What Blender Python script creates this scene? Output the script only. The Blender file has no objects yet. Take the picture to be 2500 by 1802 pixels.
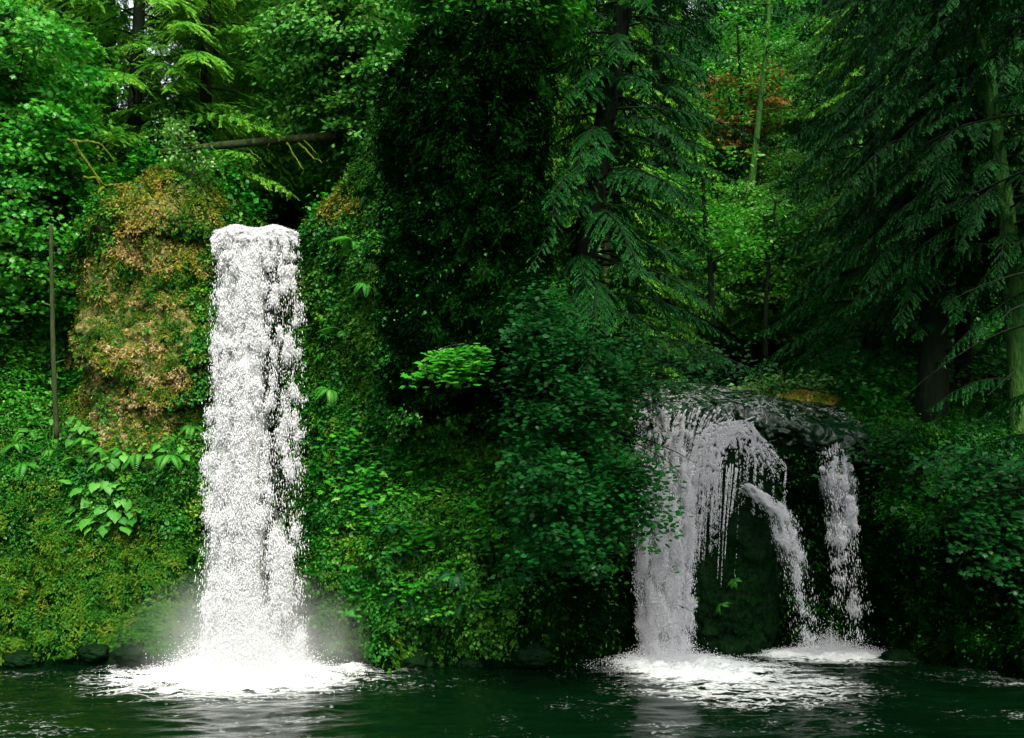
import bpy, math, random
import numpy as np
from math import radians, pi

# ------------------------------------------------------------------ camera, sky, sun, exposure
SC = bpy.context.scene
COL = SC.collection
FPX, CZ, HY, CX = 2750.0, 4.75, 1210.0, 1250.0      # focal length in photo pixels, eye height, horizon row, centre column
cam = bpy.data.cameras.new('camera'); camo = bpy.data.objects.new('camera', cam); COL.objects.link(camo)
camo.location = (0, 0, CZ); camo.rotation_euler = (pi/2, 0, 0)
cam.sensor_width = 36; cam.lens = 36*FPX/2500
cam.shift_y = (HY-901)/2500; cam.clip_start = .1; cam.clip_end = 800
SC.camera = camo
SUN_EL, SUN_AZ = radians(50), radians(14)            # azimuth measured from behind the camera towards the right
w = bpy.data.worlds.new('World'); SC.world = w; w.use_nodes = True
nt = w.node_tree; bg = nt.nodes['Background']
sky = nt.nodes.new('ShaderNodeTexSky'); sky.sky_type = 'NISHITA'; sky.sun_disc = False
sky.sun_elevation = SUN_EL; sky.sun_rotation = pi + SUN_AZ*-1
sky.air_density = 1.0; sky.dust_density = 4.0; sky.ozone_density = 0.6
hs = nt.nodes.new('ShaderNodeHueSaturation'); hs.inputs['Saturation'].default_value = .25       # thin overcast over the blue
nt.links.new(sky.outputs[0], hs.inputs['Color']); nt.links.new(hs.outputs[0], bg.inputs[0]); bg.inputs[1].default_value = .15
sl = bpy.data.lights.new('sun', 'SUN'); so = bpy.data.objects.new('sun', sl); COL.objects.link(so)
sl.energy = 2.4; sl.angle = radians(12); sl.color = (1, .94, .76)
so.rotation_euler = (pi/2-SUN_EL, 0, SUN_AZ)
so.location = (-10, -10, 60)
SC.view_settings.view_transform = 'Standard'; SC.view_settings.look = 'None'
SC.view_settings.gamma = 1; SC.view_settings.exposure = 1.8
SC.render.engine = 'CYCLES'
SC.cycles.max_bounces = 6; SC.cycles.diffuse_bounces = 4; SC.cycles.glossy_bounces = 2
SC.cycles.transmission_bounces = 3; SC.cycles.transparent_max_bounces = 14; SC.cycles.volume_bounces = 1
SC.cycles.caustics_reflective = False; SC.cycles.caustics_refractive = False
SC.cycles.use_adaptive_sampling = True; SC.cycles.adaptive_threshold = .02

R = np.random.default_rng(7)

# ------------------------------------------------------------------ helpers
def X(px, Y): return (px-CX)/FPX*Y
def Z(py, Y): return CZ+(HY-py)/FPX*Y
def P3(px, py, Y): return np.array([X(px, Y), Y, Z(py, Y)])

_T = np.random.default_rng(3).random((64, 64, 64)).astype(np.float32)
def vnoise(p):
    p = np.asarray(p, dtype=np.float64); i = np.floor(p).astype(np.int64); f = p-i; f = f*f*(3-2*f)
    i &= 63; j = (i+1) & 63
    x0, y0, z0 = i[..., 0], i[..., 1], i[..., 2]; x1, y1, z1 = j[..., 0], j[..., 1], j[..., 2]
    fx, fy, fz = f[..., 0], f[..., 1], f[..., 2]
    a = _T[x0, y0, z0]*(1-fx)+_T[x1, y0, z0]*fx; b = _T[x0, y1, z0]*(1-fx)+_T[x1, y1, z0]*fx
    c = _T[x0, y0, z1]*(1-fx)+_T[x1, y0, z1]*fx; d = _T[x0, y1, z1]*(1-fx)+_T[x1, y1, z1]*fx
    return (a*(1-fy)+b*fy)*(1-fz)+(c*(1-fy)+d*fy)*fz
def fbm(p, o=4, g=.5):
    p = np.asarray(p, dtype=np.float64); s = 0; a = 1; t = 0
    for k in range(o):
        s = s+a*vnoise(p*(2**k)+17.3*k); t += a; a *= g
    return s/t
def sstep(a, b, x):
    t = np.clip((np.asarray(x, dtype=float)-a)/(b-a), 0, 1); return t*t*(3-2*t)
def unit(v): return v/np.maximum(np.linalg.norm(v, axis=-1, keepdims=True), 1e-9)

class MB:
    """collects triangles and quads"""
    def __init__(s): s.V = []; s.T = []; s.Q = []; s.A = []; s.n = 0
    def add(s, V, T=None, Q=None, a=None):
        V = np.asarray(V, dtype=np.float64).reshape(-1, 3)
        if T is not None and len(T): s.T.append(np.asarray(T).reshape(-1, 3)+s.n)
        if Q is not None and len(Q): s.Q.append(np.asarray(Q).reshape(-1, 4)+s.n)
        s.V.append(V); s.A.append(np.full(len(V), .5) if a is None else np.broadcast_to(a, (len(V),)).astype(float))
        s.n += len(V); return s
    def build(s, name, mat, parent=None, smooth=False, extra=None):
        me = bpy.data.meshes.new(name)
        V = np.concatenate(s.V).astype(np.float32)
        T = np.concatenate(s.T) if s.T else np.zeros((0, 3), int); Q = np.concatenate(s.Q) if s.Q else np.zeros((0, 4), int)
        me.vertices.add(len(V)); me.vertices.foreach_set('co', V.ravel())
        li = np.concatenate([T.ravel(), Q.ravel()]).astype(np.int32)
        me.loops.add(len(li)); me.loops.foreach_set('vertex_index', li)
        st = np.concatenate([np.arange(len(T))*3, len(T)*3+np.arange(len(Q))*4]).astype(np.int32)
        me.polygons.add(len(st)); me.polygons.foreach_set('loop_start', st)
        me.update(calc_edges=True)
        at = me.attributes.new('tint', 'FLOAT', 'POINT'); at.data.foreach_set('value', np.concatenate(s.A).astype(np.float32))
        for k, v in (extra or {}).items():
            at = me.attributes.new(k, 'FLOAT', 'POINT'); at.data.foreach_set('value', np.asarray(v, dtype=np.float32).ravel())
        if smooth: me.polygons.foreach_set('use_smooth', np.ones(len(st), dtype=bool)); me.update()
        me.materials.append(mat)
        o = bpy.data.objects.new(name, me); COL.objects.link(o)
        if parent is not None: o.parent = parent
        return o

def tube(mb, pts, rad, n=8, a=.5, cap=True, rough=0):
    pts = np.asarray(pts, float); rad = np.broadcast_to(np.asarray(rad, float), (len(pts),))
    t = unit(np.gradient(pts, axis=0))
    ref = np.array([1, 0, 0.]) if abs(t[0, 2]) > .7 else np.array([0, 0, 1.])
    u = unit(np.cross(t, ref)); v = np.cross(t, u)
    an = np.arange(n)*2*pi/n
    rr = rad[:, None]*np.ones(n)
    if rough: rr = rr*(1+rough*(R.random(rr.shape)-.5))
    V = pts[:, None]+rr[..., None]*(np.cos(an)[None, :, None]*u[:, None]+np.sin(an)[None, :, None]*v[:, None])
    m = len(pts); i = np.arange(m-1)[:, None]*n; j = np.arange(n)[None]; k = (j+1) % n
    Q = np.stack([i+j, i+k, i+n+k, i+n+j], -1).reshape(-1, 4)
    V = V.reshape(-1, 3); T = None
    if cap:
        V = np.concatenate([V, pts[:1], pts[-1:]]); jj = np.arange(n); kk = (jj+1) % n
        T = np.concatenate([np.stack([kk, jj, np.full(n, m*n)], -1), np.stack([(m-1)*n+jj, (m-1)*n+kk, np.full(n, m*n+1)], -1)])
    mb.add(V, T, Q, a)

def place(mb, tpl, pos, d, n, size, tint, wid=1.0):
    """stamp a template (V,T; y axis = d, z axis = n) at many spots"""
    V, T = tpl; pos = np.asarray(pos, float).reshape(-1, 3); N = len(pos)
    if not N: return
    d = unit(np.broadcast_to(d, (N, 3))); x = unit(np.cross(d, np.broadcast_to(n, (N, 3)))); z = np.cross(x, d)
    sz = np.broadcast_to(size, (N,))[:, None, None]; wd = np.broadcast_to(wid, (N,))[:, None, None]
    W = pos[:, None]+sz*(V[None, :, 0:1]*wd*x[:, None]+V[None, :, 1:2]*d[:, None]+V[None, :, 2:3]*z[:, None])
    TT = (T[None]+(np.arange(N)*len(V))[:, None, None]).reshape(-1, 3)
    mb.add(W.reshape(-1, 3), TT, None, np.repeat(np.broadcast_to(tint, (N,)), len(V)))

def fan(rim, bow=.0, mid=(0, .42)):
    rim = np.array(rim, float); n = len(rim)
    V = np.zeros((n+1, 3)); V[0, :2] = mid; V[0, 2] = bow; V[1:, :2] = rim
    T = np.array([[0, 1+i, 1+(i+1) % n] for i in range(n)]); return V, T
LEAF = (np.array([[0, 0, 0], [.28, .45, .09], [0, 1, -.05], [-.28, .45, .09]]), np.array([[0, 1, 2], [0, 2, 3]]))
NEEDLE = (np.array([[0, 0, 0], [.13, .4, .0], [0, 1, -.1], [-.13, .4, .0]]), np.array([[0, 1, 2], [0, 2, 3]]))
ROUND = fan([(0, 0), (.3, .02), (.5, .25), (.42, .5), (.34, .8), (0, 1), (-.34, .8), (-.42, .5), (-.5, .25), (-.3, .02)], .08)
MAPLE = fan([(0, 0), (.28, -.1), (.22, .16), (.62, .2), (.42, .42), (.55, .72), (.2, .66), (0, 1.1), (-.2, .66), (-.55, .72), (-.42, .42), (-.62, .2), (-.22, .16), (-.28, -.1)], .06)
HEART = fan([(0, .06), (.14, -.06), (.36, -.02), (.5, .2), (.46, .42), (.38, .56), (.3, .72), (.16, .86), (0, 1.08), (-.16, .86), (-.3, .72), (-.38, .56), (-.46, .42), (-.5, .2), (-.36, -.02), (-.14, -.06)], .13)
HEART[0][9, 2] = -.12; HEART[0][5, 2] = -.06; HEART[0][13, 2] = -.06
DROP = (np.array([[1, 0, 0], [-1, 0, 0], [0, 1, 0], [0, -1, 0], [0, 0, 1], [0, 0, -1.]]),
        np.array([[0, 2, 4], [2, 1, 4], [1, 3, 4], [3, 0, 4], [2, 0, 5], [1, 2, 5], [3, 1, 5], [0, 3, 5]]))

# ------------------------------------------------------------------ materials
def mat(name): m = bpy.data.materials.new(name); m.use_nodes = True; t = m.node_tree; t.nodes.clear(); return m, t
def nd(t, k, **kw):
    n = t.nodes.new(k)
    for a, v in kw.items(): setattr(n, a, v)
    return n
def ramp(t, src, stops):
    r = nd(t, 'ShaderNodeValToRGB'); e = r.color_ramp.elements
    while len(e) < len(stops): e.new(.5)
    for q, (p, c) in zip(e, stops): q.position = p; q.color = (*c, 1) if len(c) == 3 else c
    t.links.new(src, r.inputs[0]); return r.outputs[0]
def leaf_mat(name, stops, trans=.25, rough=.5, spec=.16, nscale=.35, namt=.5):
    m, t = mat(name); out = nd(t, 'ShaderNodeOutputMaterial'); L = t.links
    at = nd(t, 'ShaderNodeAttribute', attribute_name='tint')
    tc = nd(t, 'ShaderNodeNewGeometry'); nz = nd(t, 'ShaderNodeTexNoise'); nz.inputs['Scale'].default_value = nscale; nz.inputs['Detail'].default_value = 3
    L.new(tc.outputs['Position'], nz.inputs['Vector'])
    a = nd(t, 'ShaderNodeMath', operation='MULTIPLY_ADD'); L.new(nz.outputs[0], a.inputs[0]); a.inputs[1].default_value = namt; L.new(at.outputs['Fac'], a.inputs[2])
    b = nd(t, 'ShaderNodeMath', operation='SUBTRACT'); L.new(a.outputs[0], b.inputs[0]); b.inputs[1].default_value = namt/2
    c = ramp(t, b.outputs[0], stops)
    p = nd(t, 'ShaderNodeBsdfPrincipled'); L.new(c, p.inputs['Base Color']); p.inputs['Roughness'].default_value = rough; p.inputs['Specular IOR Level'].default_value = spec
    tr = nd(t, 'ShaderNodeBsdfTranslucent'); L.new(c, tr.inputs[0])
    mx = nd(t, 'ShaderNodeMixShader'); mx.inputs[0].default_value = trans; L.new(p.outputs[0], mx.inputs[1]); L.new(tr.outputs[0], mx.inputs[2])
    L.new(mx.outputs[0], out.inputs[0]); return m
def rough_mat(name, stops, scale=2.0, rough=.8, bump=.5, bs=9.0, spec=.06, stretch=(1, 1, 1), detail=8):
    m, t = mat(name); out = nd(t, 'ShaderNodeOutputMaterial'); L = t.links
    tc = nd(t, 'ShaderNodeTexCoord'); mp = nd(t, 'ShaderNodeMapping'); mp.inputs['Scale'].default_value = stretch; L.new(tc.outputs['Object'], mp.inputs[0])
    nz = nd(t, 'ShaderNodeTexNoise'); nz.inputs['Scale'].default_value = scale; nz.inputs['Detail'].default_value = detail; nz.inputs['Roughness'].default_value = .65
    L.new(mp.outputs[0], nz.inputs['Vector']); c = ramp(t, nz.outputs[0], stops)
    n2 = nd(t, 'ShaderNodeTexNoise'); n2.inputs['Scale'].default_value = bs; n2.inputs['Detail'].default_value = 8; L.new(mp.outputs[0], n2.inputs['Vector'])
    bp = nd(t, 'ShaderNodeBump'); bp.inputs['Strength'].default_value = bump; bp.inputs['Distance'].default_value = .1; L.new(n2.outputs[0], bp.inputs['Height'])
    p = nd(t, 'ShaderNodeBsdfPrincipled'); L.new(c, p.inputs['Base Color']); p.inputs['Roughness'].default_value = rough; p.inputs['Specular IOR Level'].default_value = spec
    L.new(bp.outputs[0], p.inputs['Normal']); L.new(p.outputs[0], out.inputs[0]); return m

DK, MD, LT = (.004, .030, .006), (.010, .068, .012), (.035, .135, .018)
M = {}
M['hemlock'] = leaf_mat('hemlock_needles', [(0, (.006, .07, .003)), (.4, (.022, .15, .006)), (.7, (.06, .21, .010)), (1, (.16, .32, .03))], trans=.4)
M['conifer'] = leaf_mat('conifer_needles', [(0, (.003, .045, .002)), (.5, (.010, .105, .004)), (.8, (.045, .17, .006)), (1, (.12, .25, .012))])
M['conifer_dark'] = leaf_mat('cedar_needles', [(0, (.0006, .010, .001)), (.5, (.0014, .024, .0028)), (.85, (.0045, .052, .006)), (1, (.02, .10, .016))], trans=.2, spec=.06)  # palette lowered in place of shade on the right half
M['maple'] = leaf_mat('maple_leaves', [(0, (.004, .06, .003)), (.4, (.012, .15, .007)), (.7, (.045, .23, .012)), (1, (.18, .34, .06))], trans=.42, rough=.4, spec=.25)
M['vine'] = leaf_mat('vine_maple_leaves', [(0, (.0006, .013, .0014)), (.5, (.0013, .033, .0034)), (.85, (.004, .064, .007)), (1, (.02, .11, .015))], trans=.3, rough=.45, spec=.15)  # also darkened so the right side looks shaded
M['gap'] = leaf_mat('sunlit_tint_leaves', [(0, (.006, .06, .005)), (.5, (.03, .16, .015)), (.8, (.09, .24, .03)), (1, (.22, .34, .10))], trans=.35, rough=.45, spec=.2)  # brighter copy of the maple palette, sunlight painted into the leaf colour
M['bright'] = leaf_mat('spring_leaves', [(0, (.015, .08, .01)), (.5, (.05, .17, .02)), (1, (.16, .27, .06))], trans=.35, rough=.4, spec=.5)
M['rust'] = leaf_mat('rust_leaves', [(0, (.07, .07, .01)), (.5, (.2, .12, .02)), (1, (.34, .17, .03))], trans=.3)
M['fern'] = leaf_mat('fern_fronds', [(0, (.004, .06, .004)), (.5, (.02, .14, .008)), (1, (.09, .25, .02))], trans=.3)
M['fern_dark'] = leaf_mat('dark_fern_fronds', [(0, (.002, .025, .006)), (.5, (.005, .055, .012)), (1, (.012, .09, .02))], trans=.25)
M['big'] = leaf_mat('broad_leaves', [(0, (.012, .09, .008)), (.5, (.035, .16, .014)), (1, (.08, .24, .03))], trans=.35, rough=.5, spec=.2)
M['moss'] = leaf_mat('moss', [(0, (.002, .035, .002)), (.3, (.014, .075, .003)), (.5, (.04, .10, .004)), (.7, (.12, .125, .012)), (.85, (.19, .145, .025)), (1, (.30, .23, .12))], trans=.15, rough=.8, spec=.1, nscale=2.5, namt=.25)
M['shade_moss'] = leaf_mat('painted_shade_moss', [(0, (.0003, .0025, .0004)), (.5, (.0006, .006, .0008)), (1, (.003, .02, .002))], trans=.1, rough=.9, spec=0, nscale=1.5)  # near-black palette paints shade on the cliff; also moss on black rocks
M['gold'] = rough_mat('golden_moss', [(.3, (.05, .09, .006)), (.5, (.14, .16, .01)), (.7, (.26, .21, .02))], 5, .95, .9, 20)
M['ivy'] = leaf_mat('creeper_leaves', [(0, (.002, .03, .002)), (.4, (.005, .08, .004)), (.7, (.04, .15, .008)), (1, (.14, .25, .02))], trans=.25, rough=.45, spec=.15, nscale=1.5)
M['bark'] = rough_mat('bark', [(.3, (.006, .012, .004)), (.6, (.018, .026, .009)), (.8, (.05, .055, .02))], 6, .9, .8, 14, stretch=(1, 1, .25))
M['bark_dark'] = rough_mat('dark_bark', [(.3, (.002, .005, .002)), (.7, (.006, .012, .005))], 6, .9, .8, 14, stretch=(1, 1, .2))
M['bark_moss'] = rough_mat('mossy_bark', [(.3, (.008, .035, .006)), (.55, (.022, .07, .012)), (.75, (.05, .09, .02))], 5, .9, .9, 16, stretch=(1, 1, .25))
M['moss_wood'] = rough_mat('moss_covered_wood', [(.3, (.02, .05, .004)), (.6, (.07, .10, .008)), (.8, (.16, .14, .02))], 7, .9, .9, 20)
M['rock'] = rough_mat('rock', [(.25, (.006, .018, .006)), (.45, (.02, .035, .012)), (.6, (.05, .05, .025)), (.8, (.12, .10, .06))], 1.6, .75, 1.0, 5)
M['wet_rock'] = rough_mat('wet_rock', [(.3, (.0005, .004, .001)), (.55, (.0015, .008, .002)), (.8, (.006, .018, .005))], 2.2, .6, 1.0, 6, spec=.02)

# ------------------------------------------------------------------ the terrain: one sheet, pool floor > cliff > plateau > hillside
# each station: x, then nine (y, z) points of its profile
ST = [
 (-60, [(24,-1),(25,1.5),(26,4.5),(28,7),(31,10),(35,13),(42,16),(62,26),(110,46)]),
 (-24, [(27,-1),(28,1.5),(29,4.5),(31,7),(34,9.5),(37,12.5),(43,15),(60,22),(100,36)]),
 (X(-60,32), [(30.6,-1),(31.2,1.5),(31.8,4),(33.2,5.6),(37,8),(36.2,12),(38.5,13.6),(58,20),(95,42)]),
 (X(90,32), [(31.2,-1),(31.6,1.5),(32.4,4.5),(33.6,6.2),(37,9),(36,12.4),(37.8,13.8),(58,20),(95,40)]),
 (X(170,32), [(31.4,-1),(31.8,1.7),(32.5,4.6),(33.3,6.6),(33.3,9),(33.7,12.4),(36.2,14.2),(58,19.5),(95,36)]),
 (X(240,32), [(31.5,-1),(31.9,1.9),(32.5,4.8),(33.1,6.8),(32.8,8.8),(33.2,12),(34.8,14.2),(58,19.5),(95,36)]),
 (X(350,32), [(31.6,-1),(31.9,2.0),(32.4,4.8),(33.1,6.8),(32.6,8.6),(33.0,12.2),(34.2,14.3),(56,18.5),(95,38)]),
 (X(450,32), [(31.8,-1),(32.1,2.1),(32.6,4.8),(33.1,6.8),(32.5,8.6),(33.0,12.0),(34.4,13.8),(56,18.5),(95,38)]),
 (X(515,32), [(32.2,-1),(32.5,2),(32.9,4.8),(33.2,6.8),(33.0,8.8),(32.9,11.8),(34.0,12.6),(52,17.5),(95,38)]),
 (X(545,32), [(32.8,-1),(33.1,2),(33.3,4.8),(33.5,6.8),(33.4,9.0),(33.0,11.9),(36,12.1),(50,16.5),(95,39)]),
 (X(700,32), [(32.6,-1),(32.9,2),(33.2,4.8),(33.4,6.8),(33.4,9.0),(33.0,11.9),(36,12.1),(50,16.5),(95,40)]),
 (X(760,32), [(31.7,-1),(32.0,1.6),(32.6,4.6),(33.0,6.8),(33.1,9.2),(32.9,12.1),(34.6,13.2),(52,17),(95,40)]),
 (X(850,32), [(31.6,-1),(31.6,1.5),(32.0,4.2),(32.4,6.6),(32.4,9.2),(32.2,12.4),(34.5,13.9),(50,19),(92,42)]),
 (X(905,31), [(31.6,-1),(31.4,1.4),(31.6,4.0),(31.8,6.6),(31.2,9.2),(31.0,12.6),(32.6,14.6),(50,20),(92,42)]),
 (X(950,29.5), [(31.6,-1),(31.3,1.3),(31.2,3.9),(31.4,6.2),(30.0,8.0),(29.2,13.6),(30.4,15.2),(50,22),(92,44)]),
 (X(1010,28.5), [(31.6,-1),(31.2,1.2),(30.8,3.8),(31.4,6.0),(29.4,7.9),(27.8,14.4),(29.6,16.0),(50,24),(92,46)]),
 (X(1120,27.5), [(31.4,-1),(31.0,1.2),(30.4,3.8),(31.6,5.9),(29.0,7.8),(26.9,15.4),(28.8,16.8),(50,26),(92,50)]),
 (X(1300,27), [(31.2,-1),(30.8,1.2),(30.2,3.6),(31.4,5.9),(28.8,7.8),(26.4,16.2),(28.6,17.4),(50,27),(92,54)]),
 (X(1350,27.5), [(31.0,-1),(30.8,1.2),(30.6,3.2),(31.0,5.2),(29.9,7.0),(29.2,11.6),(31.0,13.0),(50,24),(92,54)]),
 (X(1395,29.5), [(31.2,-1),(31.2,1.2),(31.2,2.8),(31.6,4.6),(31.8,6.0),(32.2,8.2),(34.5,9.0),(52,17),(92,56)]),
 (X(1460,33), [(32.4,-1),(32.6,1.0),(32.8,2.6),(33.0,4.2),(33.2,5.6),(34.2,7.3),(36.5,8.3),(54,13),(92,54)]),
 (X(1530,34), [(34.0,-1),(34.2,1.0),(34.4,2.6),(34.5,4.2),(34.5,5.6),(34.6,7.5),(38,8.4),(56,13.2),(90,48)]),
 (X(1560,35), [(35.6,-1),(35.6,1.0),(35.6,2.6),(35.5,4.2),(35.3,5.6),(34.9,7.2),(39,8.4),(58,12.6),(88,38)]),
 (X(1690,35), [(35.4,-1),(35.5,1.0),(35.4,2.6),(35.3,4.2),(35.2,5.6),(34.9,7.3),(39,8.5),(58,12.6),(88,38)]),
 (X(1830,35), [(35.2,-1),(35.3,1.0),(35.4,2.6),(35.4,4.2),(35.1,5.6),(34.6,7.2),(39,8.3),(58,12.4),(88,37)]),
 (X(2000,35), [(35.2,-1),(35.2,1.0),(35.2,2.6),(35.1,4.2),(34.9,5.5),(34.4,6.7),(38,7.7),(58,12.4),(88,38)]),
 (X(2130,35), [(34.8,-1),(34.8,1.0),(34.7,2.6),(34.7,4.0),(34.6,5.2),(34.6,6.4),(37,7.4),(56,11.5),(88,34)]),
 (X(2230,33), [(33.6,-1),(33.6,1.0),(33.4,2.4),(33.2,3.8),(33.4,5.0),(34.4,6.4),(37,7.4),(56,12.5),(88,38)]),
 (X(2330,31), [(31.4,-1),(31.8,.9),(32.0,2.3),(31.9,3.6),(32.3,4.8),(33.8,6.3),(36.5,7.4),(55,13),(90,42)]),
 (X(2560,30), [(27.2,-1),(28.6,.9),(29.6,2.0),(30.4,3.3),(31.2,4.6),(33.0,6.2),(36,7.4),(54,14),(90,42)]),
 (22, [(27,-1),(27.6,1),(28,2.6),(28.4,4.2),(29.5,5.6),(32,7),(35,8.6),(52,17),(90,46)]),
 (60, [(22,-1),(23,1.5),(24,4),(26,6),(29,8.5),(33,11),(40,15),(60,27),(105,60)]),
]
sx = np.array([s[0] for s in ST]); SP = np.array([s[1] for s in ST], float)
assert (np.diff(sx) > 0).all(), sx
gx = np.concatenate([np.linspace(-60, -14.6, 40)[:-1], np.arange(-14.6, 16.2, .07), np.linspace(16.2, 60, 40)[1:]])
seg = [8, 44, 52, 46, 52, 60, 34, 60, 40]
tt = np.concatenate([k+np.arange(n)/n for k, n in zip(range(8), seg[:8])]+[[8.0]])
# smooth profile along t (Catmull-Rom, tension .35), linear + gaussian along x
def cr(A, t):
    k = np.minimum(t.astype(int), 7); u = (t-k)[:, None, None]
    p = lambda q: A[:, np.clip(q, 0, 8)].transpose(1, 0, 2)
    p0, p1, p2, p3 = p(k-1), p(k), p(k+1), p(k+2); m1 = (p2-p0)*.33; m2 = (p3-p1)*.33
    return (2*u**3-3*u**2+1)*p1+(u**3-2*u**2+u)*m1+(-2*u**3+3*u**2)*p2+(u**3-u**2)*m2
G = cr(SP, tt).transpose(1, 0, 2)                                   # stations x t x 2
GY = np.stack([np.interp(gx, sx, G[:, j, 0]) for j in range(len(tt))], 1)
GZ = np.stack([np.interp(gx, sx, G[:, j, 1]) for j in range(len(tt))], 1)
kk = np.exp(-.5*(np.arange(-6, 7)/2.6)**2); kk /= kk.sum()
def sm(A): return np.stack([np.convolve(np.pad(A[:, j], 6, 'edge'), kk, 'valid') for j in range(A.shape[1])], 1)
GY, GZ = sm(GY), sm(GZ)
gw = (fbm(np.stack([gx*.9, gx*0, gx*0+.5], -1), 3)-.5)[:, None]*np.clip(1.7-tt/1.3, 0, 1)[None]*3.2; GY = GY-gw*(np.abs(gx-X(625, 32)) > 1.8)[:, None]
TP = np.stack([np.broadcast_to(gx[:, None], GY.shape), GY, GZ], -1).copy()
def normals(A):
    a = np.gradient(A, axis=0); b = np.gradient(A, axis=1); return unit(np.cross(a, b))
TN = normals(TP)
TN *= np.sign(-TN[..., 1:2]*.7+TN[..., 2:3]+1e-6)*np.ones(3)
nz = fbm(TP*[.45, .45, .55]+9, 3)-.5
n2 = 1-2*np.abs(fbm(TP*[1.3, 1.3, 1.1]+31, 4)-.5)
n3 = fbm(TP*5+3, 3)-.5
strip = (1-sstep(.0, .8, np.abs(TP[..., 0]-X(622, 32.5))-X(1340,32)+X(1250,32)))   # calmer behind the tall fall
riv = sstep(X(1540, 35), X(1580, 35), TP[..., 0])*(1-sstep(X(2080, 35), X(2140, 35), TP[..., 0]))*sstep(4.9, 5.3, tt)[None]
riv2 = np.exp(-((TP[..., 0]-X(625, 34))/1.3)**4)*sstep(4.8, 5.2, tt)[None]
amp = (1-.85*np.maximum(riv, riv2))*(1-.5*strip)
TP += TN*(nz*1.5+(n2-.75)*.9+n3*.26)[..., None]*amp[..., None]
TN = normals(TP); TN *= np.where((TN*np.array([0, -.7, 1])).sum(-1, keepdims=True) < -.35, -1, 1)
nx, ny = TP.shape[:2]
mb = MB(); ii, jj = np.meshgrid(np.arange(nx-1), np.arange(ny-1), indexing='ij')
q0 = ii*ny+jj
mb.add(TP.reshape(-1, 3), None, np.stack([q0, q0+ny, q0+ny+1, q0+1], -1).reshape(-1, 4))

def ground_mat():
    m, t = mat('mossy_ground'); L = t.links; out = nd(t, 'ShaderNodeOutputMaterial'); tc = nd(t, 'ShaderNodeTexCoord')
    def noise(sc, d=8):
        n = nd(t, 'ShaderNodeTexNoise'); n.inputs['Scale'].default_value = sc; n.inputs['Detail'].default_value = d; n.inputs['Roughness'].default_value = .65; L.new(tc.outputs['Object'], n.inputs['Vector']); return n.outputs[0]
    a = ramp(t, noise(1.6), [(.3, (.001, .014, .002)), (.5, (.004, .026, .003)), (.68, (.012, .035, .006)), (.85, (.03, .04, .015))])
    b = ramp(t, noise(4.5), [(.3, (.012, .03, .006)), (.46, (.05, .06, .012)), (.58, (.15, .12, .05)), (.72, (.30, .24, .13))])
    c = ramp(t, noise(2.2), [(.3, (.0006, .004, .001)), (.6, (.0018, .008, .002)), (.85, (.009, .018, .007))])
    dry = nd(t, 'ShaderNodeAttribute', attribute_name='dry'); wet = nd(t, 'ShaderNodeAttribute', attribute_name='wet')  # wet also carries the painted shade of the dark cliff
    m1 = nd(t, 'ShaderNodeMixRGB'); L.new(dry.outputs['Fac'], m1.inputs[0]); L.new(a, m1.inputs[1]); L.new(b, m1.inputs[2])
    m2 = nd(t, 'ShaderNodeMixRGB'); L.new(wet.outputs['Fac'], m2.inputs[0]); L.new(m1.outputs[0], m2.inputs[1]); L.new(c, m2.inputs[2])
    bp = nd(t, 'ShaderNodeBump'); bp.inputs['Strength'].default_value = 1; bp.inputs['Distance'].default_value = .14; L.new(noise(6), bp.inputs['Height'])
    p = nd(t, 'ShaderNodeBsdfPrincipled'); L.new(m2.outputs[0], p.inputs['Base Color']); L.new(bp.outputs[0], p.inputs['Normal'])
    r = nd(t, 'ShaderNodeMapRange'); L.new(wet.outputs['Fac'], r.inputs[0]); r.inputs[3].default_value = .9; r.inputs[4].default_value = .6; L.new(r.outputs[0], p.inputs['Roughness']); p.inputs['Specular IOR Level'].default_value = 0
    L.new(p.outputs[0], out.inputs[0]); return m
def col(x): return int(np.clip(np.searchsorted(gx, x), 0, nx-1))
J5 = int(np.searchsorted(tt, 5.05))
def ground(x, y):
    """height of the ground behind the cliff tops"""
    c = col(x); return float(np.interp(y, np.maximum.accumulate(TP[c, J5:, 1]), TP[c, J5:, 2]))
def pix(P): return CX+FPX*P[..., 0]/P[..., 1], HY-FPX*(P[..., 2]-CZ)/P[..., 1]
TPX, TPY = pix(TP)
def scatter(weight, count, rng):
    """random points on the terrain with density following the weight of each grid cell"""
    a = np.linalg.norm(np.cross(TP[1:, :-1]-TP[:-1, :-1], TP[:-1, 1:]-TP[:-1, :-1]), axis=-1)*weight[:-1, :-1]
    a = a.ravel(); cs = np.cumsum(a); idx = np.searchsorted(cs, rng.random(count)*cs[-1]); idx = np.minimum(idx, len(a)-1)
    i, j = idx//(ny-1), idx % (ny-1); u, v = rng.random((2, count, 1))
    f = lambda A: (A[i, j]*(1-u)+A[i+1, j]*u)*(1-v)+(A[i, j+1]*(1-u)+A[i+1, j+1]*u)*v
    return f(TP), unit(f(TN))
def box(px0, px1, py0, py1, s=25):
    return sstep(px0-s, px0+s, TPX)*(1-sstep(px1-s, px1+s, TPX))*sstep(py0-s, py0+s, TPY)*(1-sstep(py1-s, py1+s, TPY))
def blob(px, py, rx, ry): return np.exp(-(((TPX-px)/rx)**2+((TPY-py)/ry)**2)**1.5)
_wet_shade = np.clip(np.exp(-((TPX-628)/120)**4)*(TPY > 500)+box(1380, 2180, 1040, 1700, 30)+box(930, 1330, 60, 1050, 30)*.5+box(-300, 2900, 1590, 1900, 20), 0, 1)  # damp by falls and waterline, plus shade painted on the dark cliff
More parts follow.
